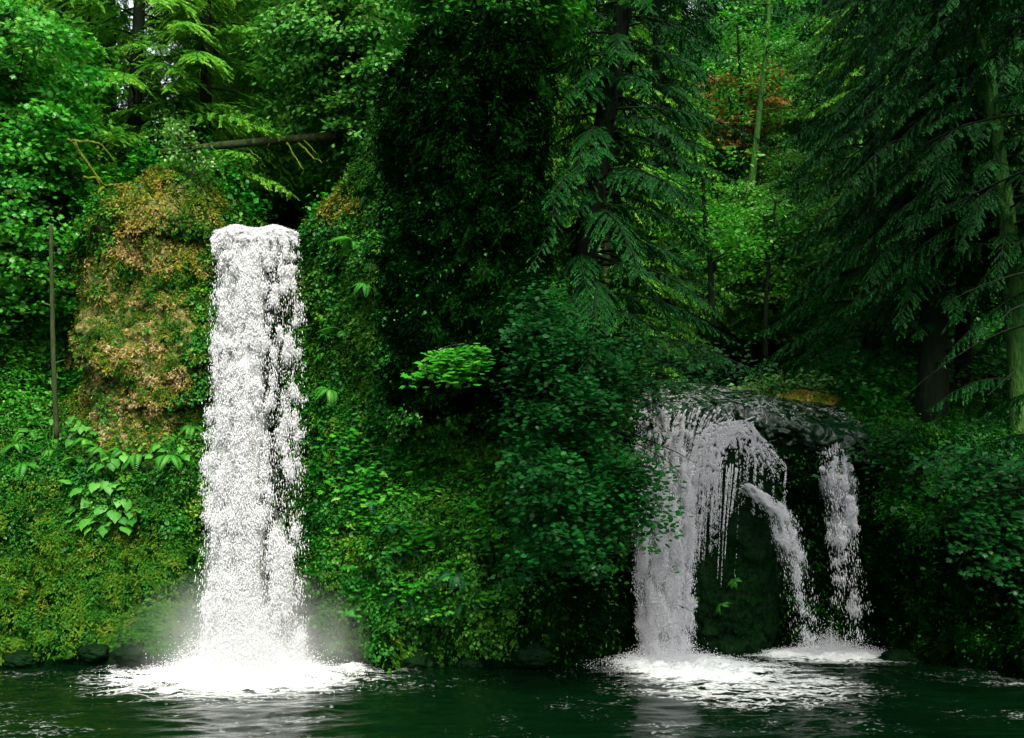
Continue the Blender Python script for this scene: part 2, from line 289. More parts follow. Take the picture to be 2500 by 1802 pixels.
_dry = np.clip(blob(330, 830, 190, 240)+blob(330, 1040, 120, 60)+blob(350, 500, 120, 100)*.7, 0, 1)
terrain = mb.build('terrain', ground_mat(), smooth=True, extra={'wet': _wet_shade, 'dry': _dry}); terrain['kind'] = 'structure'

# ------------------------------------------------------------------ tagging
def tag(o, label, cat, group=None):
    o['label'] = label; o['category'] = cat
    if group: o['group'] = group
    return o
def stuff(o, label, cat): o['kind'] = 'stuff'; return tag(o, label, cat)
def empty(name, loc):
    o = bpy.data.objects.new(name, None); COL.objects.link(o); o.location = loc; return o
def copy_tree(o, parent=None):
    c = o.copy(); COL.objects.link(c)
    if parent is not None: c.parent = parent
    for ch in list(o.children): copy_tree(ch, c)
    return c

# ------------------------------------------------------------------ pool water and the river above the right falls
def pool_mesh():
    xs = np.concatenate([np.linspace(-60, -15, 30)[:-1], np.arange(-15, 17, .07), np.linspace(17, 60, 30)]); ys = np.concatenate([np.linspace(-14, 19, 40)[:-1], np.arange(19, 36.6, .07)])
    A = np.stack(np.meshgrid(xs, ys, indexing='ij'), -1)
    p = np.concatenate([A, np.zeros(A.shape[:2]+(1,))], -1)
    h = (fbm(p*[1.1, 2.2, 1]+5, 2)-.5)*.09+(fbm(p*[4, 7, 1]+5, 2)-.5)*.022
    d1 = np.hypot(A[..., 0]-X(600, 30.2), A[..., 1]-30.1)
    d2 = np.hypot(A[..., 0]-X(1650, 33), (A[..., 1]-33)*1.2); d3 = np.hypot((A[..., 0]-X(2020, 34))*.6, (A[..., 1]-34.2)*1.2)
    h += .025*np.sin(d1*3.2+fbm(p*.8)*5)*np.exp(-d1/6)+.05*np.sin(d2*3+fbm(p*.8)*6)*np.exp(-d2/3.5)
    warp = (fbm(p*[.7, .7, 1]+40, 4)-.5)
    ang = np.arctan2(A[..., 1]-30.4, A[..., 0]-X(600, 30.5))
    f1 = 1.15-sstep(1.6, 3.7, d1+warp*2.6)*.72-.42*sstep(3.0, 6.0, d1)
    m2 = np.stack([A[..., 0]-X(1560, 31), A[..., 1]-32.5], -1)
    cxx = X(1625, 33)+(33-A[..., 1])*.22
    f2 = 1.15-sstep(.75, 2.1, np.hypot((A[..., 0]-cxx)/1.15, (A[..., 1]-31.0)/1.75)+warp*1.5)*.62-.52*sstep(1.8, 4.2, np.hypot(A[..., 0]-cxx-.6, (A[..., 1]-30)/1.5))
    f3 = .98-sstep(.4, 1.5, np.hypot((A[..., 0]-X(2020, 33.4))/1.9, (A[..., 1]-33.5)*.85)+warp*1.1)*.5-.46*sstep(1, 2.8, np.hypot((A[..., 0]-X(2020, 33.4))/1.6, A[..., 1]-33.5))
    f4 = .50*np.exp(-(((A[..., 0]-X(1800, 28.5))/3.2)**2+((A[..., 1]-28.0)/3.4)**2)**2)      # rafts of foam drifting off
    foam = np.maximum.reduce([f1, f2, f3, f4, .165+.42*warp+.03*np.clip(1-d1/9, 0, 1)])
    V = np.stack([A[..., 0], A[..., 1], h*np.clip(1.4-.02*np.abs(A[..., 0]), .2, 1)], -1); V[..., 2] += np.clip(foam-.5, 0, .7)*(.5*np.clip(fbm(p*[3.2, 3.2, 1]+2, 4)-.42, 0, 1)+.12*fbm(p*11, 2))
    m, n = A.shape[:2]; i, j = np.meshgrid(np.arange(m-1), np.arange(n-1), indexing='ij'); q = i*n+j
    b = MB(); b.add(V.reshape(-1, 3), None, np.stack([q, q+n, q+n+1, q+1], -1).reshape(-1, 4)); return b, foam
def water_mat(name, base, fs, foamcol=(.5, .53, .52)):
    m, t = mat(name); L = t.links; out = nd(t, 'ShaderNodeOutputMaterial'); tc = nd(t, 'ShaderNodeTexCoord')
    at = nd(t, 'ShaderNodeAttribute', attribute_name='foam')
    w1 = nd(t, 'ShaderNodeTexNoise'); w1.inputs['Scale'].default_value = 1.6; w1.inputs['Detail'].default_value = 3; L.new(tc.outputs['Object'], w1.inputs['Vector'])
    vm = nd(t, 'ShaderNodeVectorMath', operation='MULTIPLY_ADD'); L.new(w1.outputs['Color'], vm.inputs[0]); vm.inputs[1].default_value = (1.1, 1.1, 1.1); L.new(tc.outputs['Object'], vm.inputs[2])
    mp = nd(t, 'ShaderNodeMapping'); mp.inputs['Scale'].default_value = fs; L.new(vm.outputs[0], mp.inputs[0])
    nz = nd(t, 'ShaderNodeTexNoise'); nz.inputs['Scale'].default_value = 1; nz.inputs['Detail'].default_value = 9; nz.inputs['Roughness'].default_value = .62; L.new(mp.outputs[0], nz.inputs['Vector'])
    # ridged web of foam: 1 - |noise - .5| * 4
    s = nd(t, 'ShaderNodeMath', operation='SUBTRACT'); L.new(nz.outputs[0], s.inputs[0]); s.inputs[1].default_value = .5
    a = nd(t, 'ShaderNodeMath', operation='ABSOLUTE'); L.new(s.outputs[0], a.inputs[0])
    r = nd(t, 'ShaderNodeMath', operation='MULTIPLY_ADD'); L.new(a.outputs[0], r.inputs[0]); r.inputs[1].default_value = -4.2; r.inputs[2].default_value = .55
    n2 = nd(t, 'ShaderNodeTexNoise'); n2.inputs['Scale'].default_value = 9; n2.inputs['Detail'].default_value = 6; L.new(tc.outputs['Object'], n2.inputs['Vector'])
    r2 = nd(t, 'ShaderNodeMath', operation='MULTIPLY_ADD'); L.new(n2.outputs[0], r2.inputs[0]); r2.inputs[1].default_value = .5; L.new(r.outputs[0], r2.inputs[2])
    ad = nd(t, 'ShaderNodeMath', operation='MULTIPLY_ADD'); L.new(at.outputs['Fac'], ad.inputs[0]); ad.inputs[1].default_value = 1.0; L.new(r2.outputs[0], ad.inputs[2])
    f = ramp(t, ad.outputs[0], [(.0, (0, 0, 0)), (.93, (0, 0, 0)), (1.0, (.35, .35, .35))])
    g = nd(t, 'ShaderNodeMapRange'); g.inputs[1].default_value = .98; g.inputs[2].default_value = 1.42; L.new(ad.outputs[0], g.inputs[0])
    p = nd(t, 'ShaderNodeBsdfPrincipled'); p.inputs['Base Color'].default_value = (*base, 1); p.inputs['Roughness'].default_value = .1; p.inputs['IOR'].default_value = 1.33; p.inputs['Specular IOR Level'].default_value = .35
    n3 = nd(t, 'ShaderNodeTexNoise'); n3.inputs['Scale'].default_value = 5; n3.inputs['Detail'].default_value = 2; mp2 = nd(t, 'ShaderNodeMapping'); mp2.inputs['Scale'].default_value = (.8, 1.6, 1); L.new(tc.outputs['Object'], mp2.inputs[0]); L.new(mp2.outputs[0], n3.inputs['Vector'])
    bp = nd(t, 'ShaderNodeBump'); bp.inputs['Strength'].default_value = .09; bp.inputs['Distance'].default_value = .1; L.new(n3.outputs[0], bp.inputs['Height']); L.new(bp.outputs[0], p.inputs['Normal'])
    d = nd(t, 'ShaderNodeBsdfPrincipled'); d.inputs['Base Color'].default_value = (*foamcol, 1); d.inputs['Roughness'].default_value = .7
    b2 = nd(t, 'ShaderNodeBump'); b2.inputs['Strength'].default_value = .8; b2.inputs['Distance'].default_value = .12; L.new(n2.outputs[0], b2.inputs['Height']); L.new(b2.outputs[0], d.inputs['Normal'])
    mx = nd(t, 'ShaderNodeMixShader'); L.new(g.outputs[0], mx.inputs[0]); L.new(p.outputs[0], mx.inputs[1]); L.new(d.outputs[0], mx.inputs[2]); L.new(mx.outputs[0], out.inputs[0]); return m
M['pool'] = water_mat('pool_water', (.0004, .0045, .0012), (.9, 1.9, 1))
b, foam = pool_mesh(); pool = b.build('pool_water', M['pool'], smooth=True, extra={'foam': foam}); pool['kind'] = 'structure'

def river():
    c0, c1 = col(X(1528, 35)), col(X(2135, 35)); j0 = int(np.searchsorted(tt, 4.45)); j1 = int(np.searchsorted(tt, 6.9))
    A, Nn = TP[c0:c1, j0:j1], TN[c0:c1, j0:j1]; tj = np.broadcast_to(tt[None, j0:j1], A.shape[:2])
    p = A+Nn*(.05+.10*sstep(5.0, 5.3, tj))[..., None]+np.array([0, 0, 1])*((fbm(A*[2.6, 1.5, 2.0], 3)-.45)*.17*sstep(4.8, 5.1, tj))[..., None]
    up = np.clip(A[..., 1]-35, 0, 20); u = (A[..., 0]-A[0, 0, 0])/(A[-1, 0, 0]-A[0, 0, 0])
    edge = np.minimum(u*14, 1)*np.minimum((1-u)*14, 1)
    inside = (A[..., 0] < X(2120, 35)-up*.14+.2)*(A[..., 0] > X(1532, 35)+up*.02-.1)
    foam = .42-.12*u-.20*u*(1-sstep(5.0, 5.6, tj))+.30*(fbm(A*[.6, 1.2, 1]+3, 3)-.5)-.02*up-.25*(1-sstep(4.6, 5.1, tj)); p[..., 2] -= (1-edge)*.25+.5*(1-inside)
    m, n = p.shape[:2]; i, j = np.meshgrid(np.arange(m-1), np.arange(n-1), indexing='ij'); q = i*n+j
    b = MB(); b.add(p.reshape(-1, 3), None, np.stack([q, q+n, q+n+1, q+1], -1).reshape(-1, 4))
    o = b.build('river_water', water_mat('river_water', (.0015, .010, .003), (3.4, 1.1, 2)), smooth=True, extra={'foam': foam}); o['kind'] = 'structure'
river()
def creek():
    xs = np.linspace(X(530, 34), X(725, 34), 50); y = np.linspace(32.7, 46, 70); xx, yy = np.meshgrid(xs, y, indexing='ij')
    z = 12.0+(yy-32.7)*.06; p = np.stack([xx, yy, z], -1); z = z+(fbm(p*2, 3)-.5)*.15; b = MB()
    i, j = np.meshgrid(np.arange(49), np.arange(69), indexing='ij'); q = i*70+j
    b.add(np.stack([xx, yy, z], -1).reshape(-1, 3), None, np.stack([q, q+70, q+71, q+1], -1).reshape(-1, 4))
    o = b.build('creek_water', M['pool'], smooth=True, extra={'foam': np.full(3500, .75)}); o['kind'] = 'structure'
creek()

# ------------------------------------------------------------------ falling water
def white_mat(name, c=(.72, .73, .75), tr=.3):
    m, t = mat(name); out = nd(t, 'ShaderNodeOutputMaterial'); d = nd(t, 'ShaderNodeBsdfDiffuse'); d.inputs[0].default_value = (*c, 1)
    x = nd(t, 'ShaderNodeBsdfTranslucent'); x.inputs[0].default_value = (*c, 1); mx = nd(t, 'ShaderNodeMixShader'); mx.inputs[0].default_value = tr
    t.links.new(d.outputs[0], mx.inputs[1]); t.links.new(x.outputs[0], mx.inputs[2]); t.links.new(mx.outputs[0], out.inputs[0]); return m
M['spray'] = white_mat('white_water_drops', tr=.55)
def sheet_mat(name):
    m, t = mat(name); L = t.links; out = nd(t, 'ShaderNodeOutputMaterial'); tc = nd(t, 'ShaderNodeTexCoord')
    at = nd(t, 'ShaderNodeAttribute', attribute_name='foam'); uv = nd(t, 'ShaderNodeCombineXYZ')
    ua = nd(t, 'ShaderNodeAttribute', attribute_name='across'); va = nd(t, 'ShaderNodeAttribute', attribute_name='down')
    L.new(ua.outputs['Fac'], uv.inputs[0]); L.new(va.outputs['Fac'], uv.inputs[1])
    mp = nd(t, 'ShaderNodeMapping'); mp.inputs['Scale'].default_value = (7, 2.3, 1); L.new(uv.outputs[0], mp.inputs[0])
    nz = nd(t, 'ShaderNodeTexNoise'); nz.inputs['Scale'].default_value = 1; nz.inputs['Detail'].default_value = 7; nz.inputs['Roughness'].default_value = .7; nz.inputs['Distortion'].default_value = .6; L.new(mp.outputs[0], nz.inputs['Vector'])
    ad = nd(t, 'ShaderNodeMath', operation='ADD'); L.new(nz.outputs[0], ad.inputs[0]); L.new(at.outputs['Fac'], ad.inputs[1])
    g = nd(t, 'ShaderNodeMapRange'); g.inputs[1].default_value = .70; g.inputs[2].default_value = 1.65; L.new(ad.outputs[0], g.inputs[0])
    d = nd(t, 'ShaderNodeBsdfDiffuse'); d.inputs[0].default_value = (.54, .57, .57, 1); x = nd(t, 'ShaderNodeBsdfTranslucent'); x.inputs[0].default_value = (.54, .57, .57, 1)
    mx = nd(t, 'ShaderNodeMixShader'); mx.inputs[0].default_value = .25; L.new(d.outputs[0], mx.inputs[1]); L.new(x.outputs[0], mx.inputs[2])
    tp = nd(t, 'ShaderNodeBsdfTransparent'); m2 = nd(t, 'ShaderNodeMixShader'); L.new(g.outputs[0], m2.inputs[0]); L.new(tp.outputs[0], m2.inputs[1]); L.new(mx.outputs[0], m2.inputs[2])
    L.new(m2.outputs[0], out.inputs[0]); return m
M['sheet'] = sheet_mat('falling_water')
def interp_path(C, s):
    C = np.array(C, float); t = np.linspace(0, 1, len(C)); return np.stack([np.interp(s, t, C[:, k]) for k in range(C.shape[1])], -1)
def ribbon_pt(C, u, s, lipw=9):
    """C rows: px_left, px_right, py, depth; u across 0..1, s along 0..1 -> world point"""
    q = interp_path(C, s); px = q[..., 0]+(q[..., 1]-q[..., 0])*u; Y = q[..., 3]-.35*np.sin(pi*np.clip(u, 0, 1))
    return np.stack([X(px, Y), Y, Z(q[..., 2]+(6*np.cos(px*.06)+15*np.abs(2*u-1)**4)*np.exp(-s*14), Y)], -1)
def waterfall(name, label, C, dens, nd_, drop=.0066, sheets=3, stream=4.2, wob=.06, seed=1):
    rng = np.random.default_rng(seed); root = empty(name, tuple(ribbon_pt(C, np.array(.5), np.array(1.0)))); tag(root, label, 'waterfall')
    inv = -np.array(root.location)
    H = np.linalg.norm(ribbon_pt(C, np.array(.5), np.array(0.))-ribbon_pt(C, np.array(.5), np.array(1.)))
    W = np.linalg.norm(ribbon_pt(C, np.array(0.), np.array(.5))-ribbon_pt(C, np.array(1.), np.array(.5)))
    nu, nv = max(12, int(W/.08)), max(20, int(H/.1)); mbs = MB(); F, A_, D_ = [], [], []
    for k in range(sheets):
        u, s = np.meshgrid(np.linspace(-.0, 1., nu), np.linspace(0, 1, nv), indexing='ij')
        P = ribbon_pt(C, u, s); P[..., 1] += k*.16-.1; n = fbm(np.stack([u*W*2.2, s*H*.5, u*0+k*7+seed], -1), 4)-.5
        P[..., 1] += n*.25*sstep(.02, .25, s); P[..., 0] += (fbm(np.stack([u*W*1.5, s*H*.8, u*0+k*5+seed+.5], -1), 3)-.5)*.22*sstep(.03, .3, s)
        i, j = np.meshgrid(np.arange(nu-1), np.arange(nv-1), indexing='ij'); q = i*nv+j
        mbs.add((P+inv).reshape(-1, 3), None, np.stack([q, q+1, q+nv+1, q+nv], -1).reshape(-1, 4))
        F.append((dens(u, s)*1.1-.04*k).ravel()); A_.append((u*W+k*13.1+seed).ravel()); D_.append((s*H*(1-.25*s)+k*3).ravel())
    mbs.build('water_sheet', M['sheet'], root, smooth=True, extra={'foam': np.concatenate(F), 'across': np.concatenate(A_), 'down': np.concatenate(D_)})
    # threads and drops of broken water
    n = nd_*5; u = rng.random(n)*1.08-.04; s = rng.random(n)
    wv = fbm(np.stack([u*W*1.2, s*H*.5, u*0+seed+9], -1), 2)-.5
    L1 = 1-9*np.abs(fbm(np.stack([u*W*5.5+wv*2.5, s*H*1.15*(1-.3*s), u*0+seed], -1), 3)-.5)
    L2 = 1-8*np.abs(fbm(np.stack([u*W*13+wv*3, s*H*2.8*(1-.3*s), u*0+seed+21], -1), 2)-.5)
    big = fbm(np.stack([u*W*2.0, s*H*.45, u*0+seed+3], -1), 3)-.5
    th = .84-1.15*(dens(np.clip(u, 0, 1), s)+.40*big)
    pr = sstep(th-.1, th+.35, .62*L1+.38*L2)+.08*np.clip(dens(np.clip(u, 0, 1), s), 0, .5)*(.6+.4*L2)
    keep = rng.random(n) < pr; u, s = u[keep][:nd_], s[keep][:nd_]
    jit = sstep(0, .5, s)
    P = ribbon_pt(C, u+rng.normal(0, .012, len(u))*jit, s); P2 = ribbon_pt(C, u, np.clip(s+.01, 0, 1.01)); T = P2-ribbon_pt(C, u, np.clip(s, 0, 1))
    T = unit(T+[0, 0, -1e-3]); P += rng.normal(0, 1, P.shape)*[wob, .16, wob]*(.3+.9*s[:, None])
    P[:, 1] -= .18
    sz = drop*(.45+rng.random(len(u))**2*1.5)
    st = stream*(1+1.3*s*0)*(.6+rng.random(len(u)))
    md = MB(); V, Tt = DROP; V = V.copy(); V[:, 1] *= 1
    x = unit(np.cross(T, [0, 1, .01])); z = np.cross(x, T)
    Wd = (P+inv)[:, None]+sz[:, None, None]*(V[None, :, 0:1]*x[:, None]+V[None, :, 1:2]*(st[:, None, None]*T[:, None])+V[None, :, 2:3]*z[:, None])
    md.add(Wd.reshape(-1, 3), (Tt[None]+(np.arange(len(u))*6)[:, None, None]).reshape(-1, 3))
    o = md.build('spray', M['spray'], root, smooth=True); o['kind'] = 'stuff'
    return root
def d_tall(u, s):
    c = .40-.07*s+.03*np.sin(s*9)
    body = .20+.42*np.exp(-((u-c)/.10)**2)+.16*(1-sstep(.50, .62, u))-.10*np.exp(-((u-.25)/.06)**2)+.28*np.exp(-((u-.72)/.16)**2)*np.clip(1-3.2*s, 0, 1)
    body = body-.06*sstep(.52, .64, u)*sstep(.2, .45, s)+.22*np.exp(-((u-.76)/.05)**2)*sstep(.72, .8, s)*(1-sstep(.88, .95, s))
    top = .75*(1-sstep(.05, .15+.06*np.cos(u*9), s)); return (body+top+.10*sstep(.8, 1., s))*(.35+.65*sstep(-.02, .10, u)*(1-sstep(.90, 1.02, u)))
CT = [(540, 712, 560, 33.3), (536, 720, 566, 32.7), (532, 728, 590, 32.2), (529, 734, 700, 31.9), (522, 736, 850, 31.75), (516, 738, 1000, 31.6), (510, 738, 1150, 31.5), (504, 740, 1300, 31.4), (496, 744, 1450, 31.2), (486, 752, 1625, 31.0)]
waterfall('waterfall', 'tall single white column of water plunging between mossy cliffs into a round splash', CT, d_tall, 430000, seed=2)

def d_main(u, s): return .10+.30*sstep(0, .5, s)-.22*(1-sstep(0, .16, u))*(1-sstep(.15, .5, s))-.12*(1-sstep(.0, .06, u))-.12*sstep(.94, 1, u)
CM = [(1528, 1700, 1000, 34.9), (1530, 1715, 1060, 34.2), (1534, 1700, 1140, 33.9), (1542, 1690, 1230, 33.7), (1552, 1690, 1320, 33.5), (1550, 1688, 1420, 33.4), (1562, 1680, 1500, 33.3), (1568, 1688, 1585, 33.1)]
waterfall('waterfall', 'thick white fall under the overhanging round-leaved bush, left of the dark wet rock', CM, d_main, 170000, stream=3.2, seed=5)
def d_mid(u, s): return .17-.20*sstep(.35, 1, s)+.12*np.sin(u*pi)
CMID = [(1800, 1836, 1186, 34.2), (1832, 1880, 1212, 33.9), (1872, 1935, 1255, 33.7), (1888, 1960, 1320, 33.6), (1905, 1972, 1380, 33.6), (1915, 1985, 1450, 33.6), (1920, 1992, 1520, 33.6), (1918, 2000, 1590, 33.6)]
waterfall('waterfall', 'thin broken fall slanting over black rock, between the thick fall and the stepped narrow one', CMID, d_mid, 42000, stream=4.5, seed=8)
def d_rt(u, s): return .09-.12*sstep(.45, 1, s)+.12*np.sin(u*pi)+.2*np.exp(-((s-.28)/.07)**2)+.18*np.exp(-((s-.5)/.06)**2)
CRT = [(1985, 2062, 1070, 34.9), (2002, 2072, 1110, 34.5), (2000, 2082, 1165, 34.2), (2012, 2088, 1230, 34.1), (2022, 2080, 1290, 34.1), (2018, 2092, 1350, 34.0), (2030, 2108, 1420, 33.9), (2035, 2118, 1500, 33.9), (2035, 2122, 1585, 33.9)]
waterfall('waterfall', 'narrow lacy fall furthest to the right, dropping in steps down the dark bank', CRT, d_rt, 62000, stream=5, seed=9)
def d_side(u, s): return .12+.1*np.sin(u*pi)
CS = [(1545, 1560, 1400, 33.2), (1540, 1566, 1470, 33.1), (1530, 1570, 1530, 33.1), (1528, 1580, 1575, 33.0)]
# the veil: threads that leave the curved lip and slide over a domed rock
def veil():
    rng = np.random.default_rng(12); root = empty('waterfall', tuple(P3(1740, 1300, 34))); tag(root, 'arched veil of fine white threads spilling over the domed black rock', 'waterfall')
    inv = -np.array(root.location); P_, T_, S_ = [], [], []
    for k in range(225):
        v = rng.random(); s = np.linspace(0, 1, 60); B = lambda a, b, c: a*(1-s)**2+2*b*s*(1-s)+c*s*s
        if k < 120:                                           # sweep left over the dome, then down into the thick fall
            x0, y0 = 1755+90*rng.random(), 1040+rng.normal(0, 7); ex, ey = 1664+95*v+rng.normal(0, 6), 1150+150*(1-v)*rng.uniform(.5, 1.2)
            px, py = B(x0, 1672+100*v+rng.normal(0, 6), ex), B(y0, 1030+40*v+rng.normal(0, 6), ey)
        elif k < 165:                                         # feeding water from the lip on the far left
            x0 = 1600+rng.random()*170; px, py = B(x0, x0-20, 1640+50*v), B(1008+rng.normal(0, 7), 1025+20*v, 1130+110*rng.random())
        else:                                                 # short lace over the right shoulder of the dome
            q = rng.random(); x0 = 1780+60*q; px, py = B(x0, x0+25*q+8, x0+8+q*78+rng.normal(0, 4)), B(1042+rng.normal(0, 7), 1060+20*q, 1100+q*rng.uniform(20, 110))
        if rng.random() < .3: s2 = np.linspace(0, 1, 60); px = np.concatenate([px, px[-1]-6*s2]); py = np.concatenate([py, py[-1]+s2*rng.uniform(50, 180)])
        n = len(px); Y = 34.45-.75*np.clip((py-1040)/130, 0, 1)**.6+rng.normal(0, .05)
        path = np.stack([X(px, Y), Y, Z(py, Y)], -1)
        L = np.linalg.norm(np.diff(path, axis=0), axis=1).sum(); m = int(L*rng.uniform(60, 260)*(1 if rng.random() < .7 else .3)); a = np.sort(rng.random(m)**(1.25))*(n-1.01)
        i = a.astype(int); f = (a-i)[:, None]; p = path[i]*(1-f)+path[i+1]*f
        lace = fbm(p*[14, 3, 14], 2); ok = lace > .34+.14*(a/n); p = p[ok]; t = unit(path[i+1]-path[i])[ok]
        p = p+rng.normal(0, 1, p.shape)*[.007, .02, .007]*(1+3*(a[ok]/n)[:, None]); P_.append(p); T_.append(t); S_.append(.0062*(.5+rng.random(len(p))*1.2)*(1-.35*a[ok]/n))
    for k in range(30):                                       # thin threads running straight down the black rock
        px0 = 1680+130*rng.random(); a = np.sort(rng.random(int(rng.uniform(60, 300)))**1.6); py = 1120+40*rng.random()+a*rng.uniform(80, 330); px = px0-14*a+rng.normal(0, .8, len(a)); Y = 33.85-.15*a
        P_.append(np.stack([X(px, Y), Y, Z(py, Y)], -1)); T_.append(np.tile([0, 0, -1.], (len(a), 1))); S_.append(.0048*(.5+rng.random(len(a))))
    P, T, S = map(np.concatenate, (P_, T_, S_)); V, Tt = DROP; x = unit(np.cross(T, [0, 1, .01])); z = np.cross(x, T)
    W = (P+inv)[:, None]+S[:, None, None]*(V[None, :, 0:1]*x[:, None]+V[None, :, 1:2]*5.0*T[:, None]+V[None, :, 2:3]*z[:, None])
    md = MB(); md.add(W.reshape(-1, 3), (Tt[None]+(np.arange(len(P))*6)[:, None, None]).reshape(-1, 3)); o = md.build('spray', M['spray'], root, smooth=True); o['kind'] = 'stuff'
veil()
# splash: thrown-up drops where the falls land, and drifting mist
def splash():
    rng = np.random.default_rng(4); md = MB()
    for (cx, cy, rx, ry, hh, n) in [(X(600, 30.4), 30.4, 1.9, 1.8, .55, 90000), (X(1640, 32.0), 32.0, 1.5, 1.3, .2, 16000), (X(2030, 33.8), 33.8, 1.5, .6, .22, 12000)]:
        r = np.abs(rng.normal(0, .62, n)); a = rng.random(n)*2*pi; x = cx+rx*r*np.cos(a); y = cy+ry*r*np.sin(a)
        z = rng.exponential(1, n)*hh*np.exp(-r**2*1.1)*.8*(.5+fbm(np.stack([x*2, y*2, x*0], -1), 2)); P = np.stack([x, y, z+.04], -1)
        V, Tt = DROP; s = .010*(.4+rng.random(n)*1.2); W = P[:, None]+s[:, None, None]*V[None]
        md.add(W.reshape(-1, 3), (Tt[None]+(np.arange(n)*6)[:, None, None]).reshape(-1, 3))
    stuff(md.build('splash', M['spray'], smooth=True), 'white splash thrown up where the falls strike the dark pool', 'splash')
splash()
def mist(c, r, dens, label):
    b = MB(); th, ph = np.meshgrid(np.linspace(0, 2*pi, 25)[:-1], np.linspace(0, pi, 13), indexing='ij')
    V = np.stack([r[0]*np.cos(th)*np.sin(ph), r[1]*np.sin(th)*np.sin(ph), r[2]*np.cos(ph)], -1); i, j = np.meshgrid(np.arange(24), np.arange(12), indexing='ij')
    b.add(V.reshape(-1, 3), None, np.stack([i*13+j, i*13+j+1, ((i+1) % 24)*13+j+1, ((i+1) % 24)*13+j], -1).reshape(-1, 4))
    m, t = mat('mist'); L = t.links; out = nd(t, 'ShaderNodeOutputMaterial'); pv = nd(t, 'ShaderNodeVolumePrincipled'); pv.inputs['Color'].default_value = (.95, .97, .97, 1); pv.inputs['Anisotropy'].default_value = .2
    tc = nd(t, 'ShaderNodeTexCoord'); mp = nd(t, 'ShaderNodeMapping'); mp.inputs['Scale'].default_value = tuple(1/q for q in r); L.new(tc.outputs['Object'], mp.inputs[0])
    ln = nd(t, 'ShaderNodeVectorMath', operation='LENGTH'); L.new(mp.outputs[0], ln.inputs[0])
    mr = nd(t, 'ShaderNodeMapRange'); mr.interpolation_type = 'SMOOTHSTEP'; mr.inputs[1].default_value = .15; mr.inputs[2].default_value = .95; mr.inputs[3].default_value = 1; mr.inputs[4].default_value = 0; L.new(ln.outputs['Value'], mr.inputs[0])
    nz = nd(t, 'ShaderNodeTexNoise'); nz.inputs['Scale'].default_value = 1.3; nz.inputs['Detail'].default_value = 3; L.new(tc.outputs['Object'], nz.inputs['Vector'])
    m1 = nd(t, 'ShaderNodeMath', operation='MULTIPLY'); L.new(mr.outputs[0], m1.inputs[0]); L.new(nz.outputs[0], m1.inputs[1])
    m2 = nd(t, 'ShaderNodeMath', operation='MULTIPLY'); L.new(m1.outputs[0], m2.inputs[0]); m2.inputs[1].default_value = dens; L.new(m2.outputs[0], pv.inputs['Density']); L.new(pv.outputs[0], out.inputs['Volume'])
    m.cycles.volume_step_rate = 3
    o = b.build('mist', m, smooth=True); o.location = c; return stuff(o, label, 'mist')
mist((X(600, 30.9), 30.8, .3), (4.2, 1.6, 3.0), .8, 'pale spray mist hanging round the foot of the tall column of falling water')

# ------------------------------------------------------------------ moss, creepers and ground cover on the terrain
UP = np.array([0, 0, 1.])
view = sstep(-500, -350, TPX)*(1-sstep(2950, 3100, TPX))*(TP[..., 1] < 46)
facing = np.clip((TN*-unit(TP-[0, 0, CZ])).sum(-1)*2+.5, .08, 1)
wetL = np.exp(-((TPX-628)/95)**4)*(TPY > 560)*(TPY < 1640); rivm = np.maximum(riv, riv2)
wetR = box(1520, 2150, 1060, 1640, 20)
tan_ = np.clip(blob(330, 830, 190, 230)+blob(330, 1040, 120, 60), 0, 1)
gold = np.clip(blob(350, 480, 110, 95)+blob(440, 630, 90, 50)+blob(800, 500, 100, 55)*1.0+blob(505, 520, 35, 50)+blob(330, 590, 70, 50), 0, 1)
noriv = 1-box(1540, 2125, 900, 1110, 12)*(TP[..., 1] < 60)
olive = np.clip(box(-200, 460, 1230, 1620, 60)+blob(780, 900, 90, 300)*.7+blob(900, 800, 60, 350)*.6, 0, 1)
dark = box(930, 1330, 20, 1020, 30)  # dark cliff face, its shade painted by near-black moss and lower tints
dark_r = np.clip(box(1250, 1545, 1370, 1660, 40)+box(2100, 2650, 1300, 1660, 60), 0, 1)  # hollow under the bush and right bank, painted dark the same way
